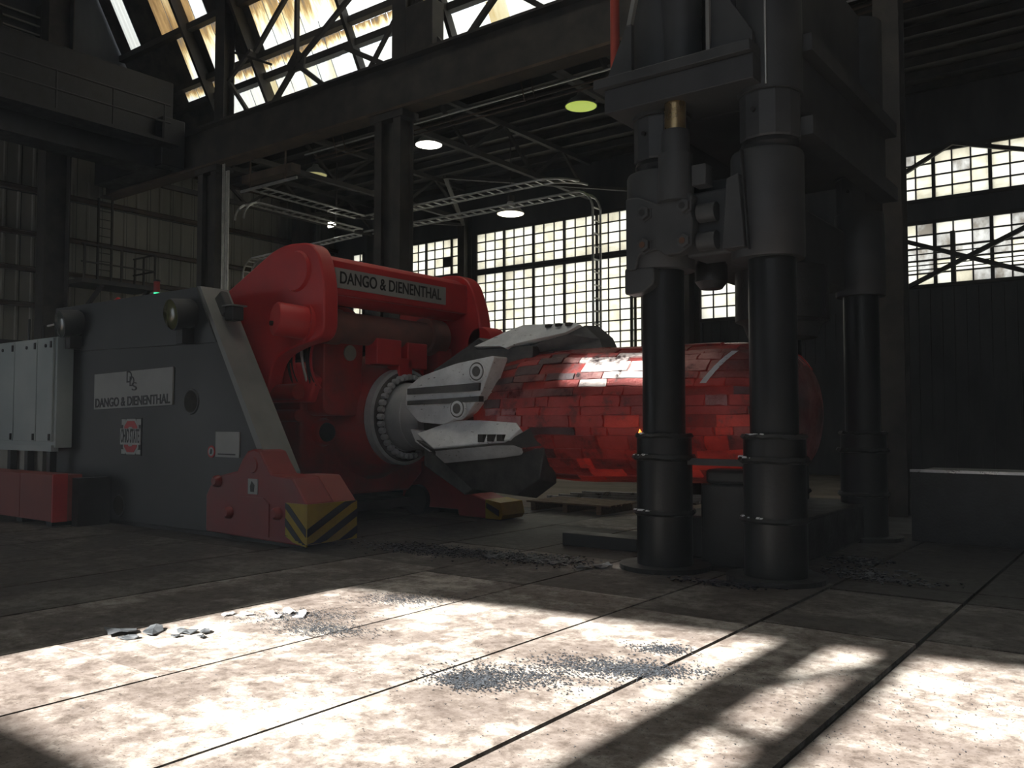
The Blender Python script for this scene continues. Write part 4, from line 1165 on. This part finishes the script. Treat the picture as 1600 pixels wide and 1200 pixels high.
fm = obj('flame_tongue', MB().lathe((-5.02, 9.16, 1.42), (-5.02, 9.14, 1.52), [(0, .01), (.35, .03), (.7, .018), (1, .003)], 8), 'flame', ig, smooth=60)
mk = MB()
for k in range(6):
    u0 = 24 + k * 5.5
    mk.v += [ip(-4.33 + .045 * k, u0, .03), ip(-4.25 + .045 * k, u0, .03), ip(-4.21 + .045 * k, u0 + 5.5, .03), ip(-4.29 + .045 * k, u0 + 5.5, .03)]
    mk.f.append((4 * k, 4 * k + 1, 4 * k + 2, 4 * k + 3))
obj('chalk_streak', mk, 'jaw', ig)

# ================================================================== FORGING PRESS
ps = thing('forging_press', (-3.88, 10.7, 0), 'towering dark four column forging press straddling the ingot', 'press')
AX, BX, DX = -4.5, -3.25, -3.42
YF, YR = 8.75, 12.6
def column(x, yy, s=1.0):
    c = obj('column', MB().lathe((x, yy, 0), (x, yy, 7.2), [(0, .305 * s), (1.2 / 7.2, .305 * s), (1.46 / 7.2, .30 * s), (1.47 / 7.2, .235 * s), (1, .235 * s)], 40), 'col_steel', ps, smooth=35)
    for z, r_, h in ((1.18, .345, .06), (1.42, .315, .05), (.58, .335, .06)):
        mb = MB(); n = 36; prof = []
        rr = random.Random(int(z * 100))
        for i in range(n):
            a = 2 * math.pi * i / n
            d = rr.uniform(0, .02)
            prof.append((math.cos(a), math.sin(a), d))
        for zz, f_ in ((z, .93), (z + h * .4, 1.0), (z + h, .94)):
            for ca, sa, d in prof:
                mb.v.append((x + ca * (r_ * s * f_ + d), yy + sa * (r_ * s * f_ + d), zz + d * .8))
        for L in range(2):
            for i in range(n):
                i2 = (i + 1) % n
                mb.f.append((L * n + i, L * n + i2, (L + 1) * n + i2, (L + 1) * n + i))
        mb.f.append(tuple(reversed(range(n)))); mb.f.append(tuple(2 * n + i for i in range(n)))
        obj('collar', mb, 'black', c, smooth=30)
    obj('base_plate', MB().cyl((x, yy, 0), (x, yy, .05), .5, n=32), 'black', c)
    if yy > 10: return c
    dr = random.Random(int(x * 10)); db_ = MB()
    for z, r_ in ((1.24, .325), (.64, .315), (1.47, .27)):
        a_ = dr.uniform(-2.3, -1.2)
        for q in range(9):
            a = dr.gauss(a_, .3); rr_ = r_ * s + dr.uniform(-.01, .02); e = dr.uniform(.008, .022)
            px, py = x + rr_ * math.cos(a), yy + rr_ * math.sin(a)
            db_.quadbox([(px - e, py - e, z), (px + e, py - e * .5, z), (px + e, py + e, z), (px - e, py + e * .6, z), (px - e * .6, py - e * .8, z + e), (px + e * .8, py - e * .3, z + e * .6), (px + e * .6, py + e, z + e * .9), (px - e * .8, py + e * .4, z + e * .5)])
    props(obj('collar_debris', db_, 'jaw', c), kind='stuff')
    return c
cA = column(AX, YF); cB = column(BX, YF, 1.03); column(AX, YR); column(DX, YR)
def sleeve(x, yy, r_, z0, z1):
    s = obj('guide_sleeve', MB().lathe((x, yy, z0), (x, yy, z1), [(0, r_ * .97), (.02, r_), (.97, r_), (1, r_ * .96)], 40), 'grey_paint2', ps, smooth=30)
    return s
sA = sleeve(AX - .02, YF, .375, 3.28, 4.36)
sB = sleeve(BX - .04, YF, .37, 3.28, 4.38)
sleeve(AX, YR, .36, 3.28, 4.38); sleeve(DX, YR, .33, 3.35, 4.5)
for (x, yy) in ((AX, YF), (BX, YF), (AX, YR), (DX, YR)):
    obj('packing_ring', MB().lathe((x, yy, 4.38), (x, yy, 4.52), [(0, .28), (.5, .30), (1, .28)], 36), 'black', ps, smooth=30)
    nn = obj('split_nut', MB().lathe((x, yy, 4.50), (x, yy, 4.98), [(0, .30), (.04, .31), (.96, .31), (1, .30)], 12), 'grey_paint2', ps)
    obj('nut_screw', MB().cyl((x - .06, yy - .33, 4.78), (x - .06, yy - .29, 4.78), .025, n=10), 'black', nn)
    obj('upper_housing', MB().lathe((x, yy, 4.98), (x, yy, 7.2), [(0, .33), (1, .33)], 36), 'grey_paint2', ps, smooth=30)
# moving crosshead with bolted bracket
ch = obj('crosshead', MB().box(-4.62, -3.55, YF + .1, YR - .1, 3.42, 4.25), 'grey_paint2', ps, bevel=.03)
obj('front_block', MB().box(-4.1, -3.58, 8.52, 9.0, 3.36, 4.05), 'grey_paint2', ch, bevel=.03)
BR = rounded([(-4.74, 3.26), (-4.62, 3.26), (-4.58, 3.42), (-4.36, 3.46), (-4.26, 3.38), (-4.08, 3.38), (-3.96, 3.48), (-3.94, 3.70), (-3.98, 3.86), (-3.94, 3.98), (-4.02, 4.04), (-4.22, 4.0), (-4.34, 3.94), (-4.46, 4.0), (-4.6, 4.06), (-4.74, 4.06)], .035, 3)
bk = obj('bracket_plate', MB().prism(BR, 'y', 8.34, 8.5), 'grey_paint2', ch, bevel=.015)
obj('bracket_foot', MB().prism(rounded([(-4.78, 3.0), (-4.55, 3.02), (-4.42, 3.1), (-4.42, 3.28), (-4.78, 3.3)], .04, 3), 'y', 8.38, 8.6), 'grey_paint2', bk, bevel=.015)
for (px, pz) in ((-4.50, 3.86), (-4.03, 3.87), (-4.50, 3.51), (-4.03, 3.50)):
    b_ = obj('bolt', MB().lathe((px, 8.27, pz), (px, 8.34, pz), [(0, .05), (.1, .075), (.8, .075), (.82, .095), (1, .095)], 6), 'grey_paint2', bk)
    obj('bolt_socket', MB().cyl((px, 8.265, pz), (px, 8.28, pz), .035, n=8), 'orange_rust' if pz < 3.6 else 'black', b_)
obj('side_lug', MB().cyl((-3.92, 8.46, 3.80), (-3.72, 8.46, 3.80), .10, n=18), 'grey_paint2', ch, smooth=40)
obj('side_lug', MB().cyl((-3.92, 8.46, 3.50), (-3.72, 8.46, 3.50), .10, n=18), 'grey_paint2', ch, smooth=40)
obj('wedge_plate', MB().prism([(-3.60, 3.36), (-3.36, 3.36), (-3.42, 4.12), (-3.55, 4.08)], 'y', 8.30, 8.5), 'grey_paint2', sB, bevel=.012)
obj('sleeve_seam', MB().prism([(-3.345, 3.34), (-3.33, 3.34), (-3.40, 4.36), (-3.415, 4.36)], 'y', 8.33, 8.5), 'black', sB)
# balance cylinder in front
obj('balance_rod', MB().cyl((-4.17, 8.42, 4.70), (-4.17, 8.42, 5.05), .115, n=28), 'brass', ps, smooth=40)
obj('balance_cylinder', MB().lathe((-4.17, 8.42, 3.95), (-4.17, 8.42, 4.72), [(0, .185), (.66, .185), (.665, .15), (.95, .15), (1, .14)], 32), 'grey_paint2', ps, smooth=35)
obj('valve_box', MB().box(-3.96, -3.80, 8.36, 8.55, 4.08, 4.30), 'grey_paint2', ps, bevel=.01)
# upper platen
up_ = obj('upper_platen', MB().box(-4.93, -3.22, 8.22, 9.4, 5.02, 5.28), 'grey_paint2', ps, bevel=.01)
obj('platen_ledge', MB().box(-5.03, -3.22, 8.14, 9.45, 5.28, 5.39), 'grey_paint2', up_, bevel=.008)
obj('gusset', MB().prism([(-4.95, 5.39), (-4.62, 5.39), (-4.62, 5.97), (-4.68, 5.97)], 'y', 8.28, 8.34), 'grey_paint2', up_)
obj('gusset_strut', MB().beam((-4.66, 8.31, 5.95), (-4.46, 8.31, 6.8), .05, .06), 'grey_light', up_)
obj('gusset', MB().prism([(-3.68, 5.39), (-3.23, 5.39), (-3.23, 5.5), (-3.54, 6.0), (-3.54, 6.8), (-3.68, 6.8)], 'y', 8.24, 8.30), 'grey_paint2', up_)
obj('gusset_edge', MB().prism([(-3.71, 5.39), (-3.67, 5.39), (-3.67, 6.8), (-3.71, 6.8)], 'y', 8.2, 8.32), 'grey_light', up_)
obj('upper_beam', MB().box(-4.62, -3.3, 9.0, YR + .3, 5.0, 7.2), 'grey_paint2', ps, bevel=.02)
obj('press_cylinder', MB().lathe((-4.18, 8.62, 5.39), (-4.18, 8.62, 7.2), [(0, .33), (.04, .33), (.05, .215), (.35, .215), (.36, .225), (1, .225)], 36), 'grey_paint2', ps, smooth=35)
sbm = obj('side_beam', MB().box(-3.12, -2.98, YF + .1, YR - .3, 4.62, 5.55), 'grey_paint2', ps, bevel=.02)
obj('side_beam', MB().box(-4.95, -4.75, YF + .3, YR, 4.62, 5.55), 'grey_paint2', ps, bevel=.02)
obj('beam_rib', MB().box(-3.06, -2.84, YF + .1, YR - .3, 5.42, 5.6), 'grey_paint2', sbm)
obj('beam_rib', MB().box(-3.06, -2.84, YF + .1, YR - .3, 4.55, 4.74), 'grey_paint2', sbm)
obj('grease_line', MB().cyl((-3.16, 8.40, 5.0), (-3.16, 8.40, 7.0), .012, n=8), 'galv', ps)
# tools
obj('top_tool', MB().lathe((-3.75, 10.4, 2.62), (-3.75, 10.4, 3.45), [(0, .40), (.2, .46), (.25, .55), (1, .55)], 36), 'black', ps, smooth=35)
obj('tool_holder', MB().lathe((-4.1, 9.15, 3.10), (-4.1, 9.15, 3.42), [(0, .12), (.25, .18), (.8, .18), (1, .15)], 24), 'black', ps, smooth=35)
db = obj('die_block', MB().box(-4.25, -3.55, 9.12, 9.5, 0, .92), 'black', ps, bevel=.03)
obj('die_top', MB().box(-4.18, -3.55, 9.1, 9.44, .92, 1.08), 'grey_paint2', db, bevel=.04)
obj('tie_bar', MB().box(AX + .2, BX - .2, YF - .05, YF + .05, 1.14, 1.21), 'black', ps)
obj('bed_plate', MB().box(-4.9, -3.35, 9.55, 12.9, 0, .5), 'black', ps, bevel=.03)
props(obj('red_pipe', MB().cyl((-5.10, 8.75, 5.75), (-5.10, 8.75, 8.4), .055, n=14), 'pipe_red', smooth=40), 'vertical orange red pipe beside the press top left', 'pipe')
# ladder-like pipe stubs left of column A top
props(obj('thin_pipe', MB().cyl((-5.02, 9.2, 4.3), (-5.02, 9.2, 5.3), .02, n=8), 'galv'), 'thin pale pipe hanging left of the press sleeve', 'pipe')

# ================================================================== RIGHT HAND BACKGROUND
pt = thing('machine_plinth', (-1, 13.3, 0), 'long black plinth with bright steel edge right of the press', 'plinth')
obj('body', MB().box(-2.85, 3.6, 12.75, 14.2, 0, .93), 'black', pt)
obj('edge_rail', MB().box(-2.85, 3.6, 12.70, 12.78, .93, .965), 'rail_steel', pt)
obj('machine_block', MB().box(-1.6, -1.2, 13.5, 14.1, .93, 2.3), 'black', pt, bevel=.03)
obj('machine_block', MB().box(-.6, 2.5, 13.3, 14.1, .93, 2.6), 'black', pt, bevel=.03)

# timber pallet lying beyond the ingot
pal = thing('pallet', (-8.5, 13.5, 0), 'loose timber pallet lying on the floor beyond the ingot', 'pallet')
for k in range(3):
    obj('bearer', MB().box(-9.4 + .7 * k, -9.3 + .7 * k, 13.0, 14.1, 0, .14), 'wood', pal)
for k in range(6):
    obj('deck_board', MB().box(-9.5, -7.7, 13.0 + .19 * k, 13.13 + .19 * k, .14, .17), 'wood', pal)
bm = thing('steel_offcut', (-8.6, 14.6, 0), 'thin steel bars stacked behind the timber pallet', 'steel bar')
for k in range(4):
    obj('bar', MB().beam((-10 + .2 * k, 14.4 + .12 * k, .12 + .03 * k), (-7.2 + .3 * k, 14.7 + .1 * k, .10 + .05 * k), .06, .05), 'rail_steel', bm)
obj('rest', MB().box(-9.4, -9.2, 14.3, 15.0, 0, .1), 'wood', bm)
obj('rest', MB().box(-7.8, -7.6, 14.3, 15.0, 0, .1), 'wood', bm)
# low steel sill along the far side of the manipulator track
props(obj('track_beam', MB().box(-6.4, -4.9, 9.55, 9.85, 0, .16), 'black', bevel=.01), 'low black steel beam on floor left of press column', 'beam')

# ================================================================== SCALE AND DEBRIS ON THE FLOOR
def chips(name, label, blobs, n, smin, smax, seed, m='chip', lift=0.0):
    """thousands of tiny scale chips: stuff"""
    rr = random.Random(seed); mb = MB()
    for _ in range(n):
        cx, cy, sx_, sy_, an = rr.choice(blobs)
        u = rr.gauss(0, .42); v = rr.gauss(0, .42)
        ca, sa = math.cos(R(an)), math.sin(R(an))
        x = cx + u * sx_ * ca - v * sy_ * sa; yy = cy + u * sx_ * sa + v * sy_ * ca
        s = rr.uniform(smin, smax); th = rr.uniform(0, 6.28)
        tx, ty = rr.uniform(-.4, .4), rr.uniform(-.4, .4)
        k = len(mb.v); nn = rr.choice((3, 4, 5))
        h = s * .25
        pts = []
        for i in range(nn):
            a = th + 6.283 * i / nn; q = s * rr.uniform(.6, 1.1)
            dx_, dy_ = q * math.cos(a), q * math.sin(a)
            pts.append((x + dx_, yy + dy_, .002 + lift + h + abs(s * .4) * .5 + dx_ * tx * .6 + dy_ * ty * .6))
        mb.v += pts
        mb.v.append((x, yy, .0))
        mb.f.append(tuple(k + i for i in range(nn)))
        for i in range(nn):
            mb.f.append((k + (i + 1) % nn, k + i, k + nn))
    o = obj(name, mb, m)
    return props(o, label, 'scale chips', kind='stuff')
chips('scale_chips', 'patch of blue grey scale chips on sunlit floor centre', [(-3.35, 4.45, .55, .30, 20), (-3.05, 4.95, .55, .30, 25), (-2.75, 5.05, .45, .2, 30), (-3.5, 4.2, .3, .22, 10)], 5200, .004, .012, 1)
chips('scale_chips', 'small patch of scale chips right of the sunlit centre patch', [(-2.92, 5.6, .25, .16, 20)], 700, .004, .011, 2)
chips('scale_chips', 'grey grit patch near the shadow corner on sunlit floor', [(-5.6, 5.75, .5, .3, 30), (-5.75, 4.75, .6, .35, 30), (-5.25, 4.55, .5, .25, 20)], 3000, .004, .010, 3)
chips('scale_chips', 'dark litter of scale chips in shade below the jaws', [(-6.4, 8.3, 1.2, .4, 0), (-5.8, 8.4, .6, .35, 0), (-7.6, 8.1, 1.0, .4, 0)], 2600, .008, .03, 4, 'chip_shaded')
chips('scale_chips', 'scale and rubble heap right of the press front columns', [(-2.7, 9.7, .5, .4, 0), (-2.3, 9.4, .6, .25, 0), (-3.6, 8.2, .6, .2, 0), (-2.9, 10.5, .4, .4, 0)], 900, .008, .04, 5, 'chip_shaded')
chips('floor_grit', 'sparse dark grit scattered over the sunlit floor plates', [(-4.5, 4.0, 2.2, 1.8, 0), (-2.0, 4.5, 2.0, 1.4, 0), (-1.2, 5.3, 1.4, 1.2, 0)], 1000, .003, .0065, 6)

def flake(cx, cy, s, seed, label, group, curl=.25, m='flake', lift=0.0):
    rr = random.Random(seed); mb = MB(); n = 9
    an = rr.uniform(0, 360); el = rr.uniform(.4, .75)
    rim = []
    for i in range(n):
        a = 2 * math.pi * i / n; q = s * rr.uniform(.65, 1.1)
        dx_, dy_ = q * math.cos(a), q * math.sin(a) * el
        x = cx + dx_ * math.cos(R(an)) - dy_ * math.sin(R(an)); yy = cy + dx_ * math.sin(R(an)) + dy_ * math.cos(R(an))
        rim.append((x, yy, lift + .004 + curl * s * rr.uniform(0, .55)))
    zmin = min(r[2] for r in rim)
    rim = [(a, b, c - zmin + lift) for a, b, c in rim]
    mb.v = rim + [(a, b, c + .008) for a, b, c in rim] + [(cx, cy, lift + curl * s * .25), (cx, cy, lift + curl * s * .25 + .010)]
    for i in range(n):
        j = (i + 1) % n
        mb.f += [(i, j, n + j, n + i), (j, i, 2 * n), (n + i, n + j, 2 * n + 1)]
    return props(obj('scale_flake', mb, m), label, 'scale flake', group)
FL = [(-6.42, 3.55, .17, 'largest curled scale sheet at the shadow edge, left'), (-6.25, 3.72, .15, 'scale sheet right beside the largest curled one'), (-6.20, 3.50, .10, 'scale flake in front of the curled sheets'),
      (-6.02, 3.86, .10, 'pale scale flake right of the curled sheets'), (-5.93, 3.95, .085, 'small pale flake at right end of the curled sheet row'), (-5.98, 3.74, .06, 'tiny dark flake before the curled sheet row'), (-5.80, 3.84, .055, 'tiny lone flake right of the curled sheet row')]
for i, (a, b, s, l) in enumerate(FL):
    flake(a, b, s, 40 + i, l, 'curled scale sheets on the floor', .5)
FL2 = [(-6.30, 4.42, .075, 'leftmost pale flake of the far flake cluster'), (-6.20, 4.52, .08, 'second pale flake of the far flake cluster'), (-6.06, 4.66, .09, 'middle pale flake of the far flake cluster'), (-5.98, 4.78, .11, 'biggest upturned pale flake of the far cluster'),
       (-5.92, 4.62, .07, 'front pale flake of the far flake cluster'), (-5.84, 4.82, .08, 'right pale flake of the far flake cluster'), (-5.76, 4.72, .06, 'small right end flake of the far flake cluster')]
for i, (a, b, s, l) in enumerate(FL2):
    flake(a, b, s, 60 + i, l, 'pale scale flakes near the shadow corner', .45, 'jaw')
FL3 = [(-5.06, 8.35, .16, 'bright scale sheet at foot of left press column'), (-5.16, 8.15, .12, 'scale sheet left of the left press column foot'), (-6.0, 8.3, .12, 'grey scale sheet in the shaded litter, centre'), (-6.5, 8.15, .11, 'grey scale sheet in the shaded litter, left of centre'), (-5.6, 8.2, .10, 'grey scale sheet in the shaded litter, right of centre'),
       (-4.35, 9.6, .14, 'pale scale sheet between the press front columns'), (-2.55, 9.55, .12, 'pale rubble slab right of the press front column'), (-2.35, 10.0, .10, 'smaller pale rubble slab behind the right rubble slab'), (-2.75, 10.2, .12, 'dark rubble slab close to the right press column')]
for i, (a, b, s, l) in enumerate(FL3):
    flake(a, b, s, 80 + i, l, 'scale sheets around the press feet', .5)

# ================================================================== SMOKY AIR OF THE HALL
hm = bpy.data.materials.new('thin forge smoke')
hm.use_nodes = True
hn = hm.node_tree
hn.nodes.remove(hn.nodes['Principled BSDF'])
vsn = hn.nodes.new('ShaderNodeVolumeScatter')
vsn.inputs['Color'].default_value = (.80, .90, 1.0, 1)
vsn.inputs['Density'].default_value = .0008
vsn.inputs['Anisotropy'].default_value = 0.0
hn.links.new(vsn.outputs[0], hn.nodes['Material Output'].inputs['Volume'])
M['smoke'] = hm
props(obj('smoke_haze', MB().box(-30.4, 7.8, -7.8, 26.5, .1, 17.3), 'smoke'), 'thin bluish smoke haze filling the forge hall', 'haze', kind='stuff')
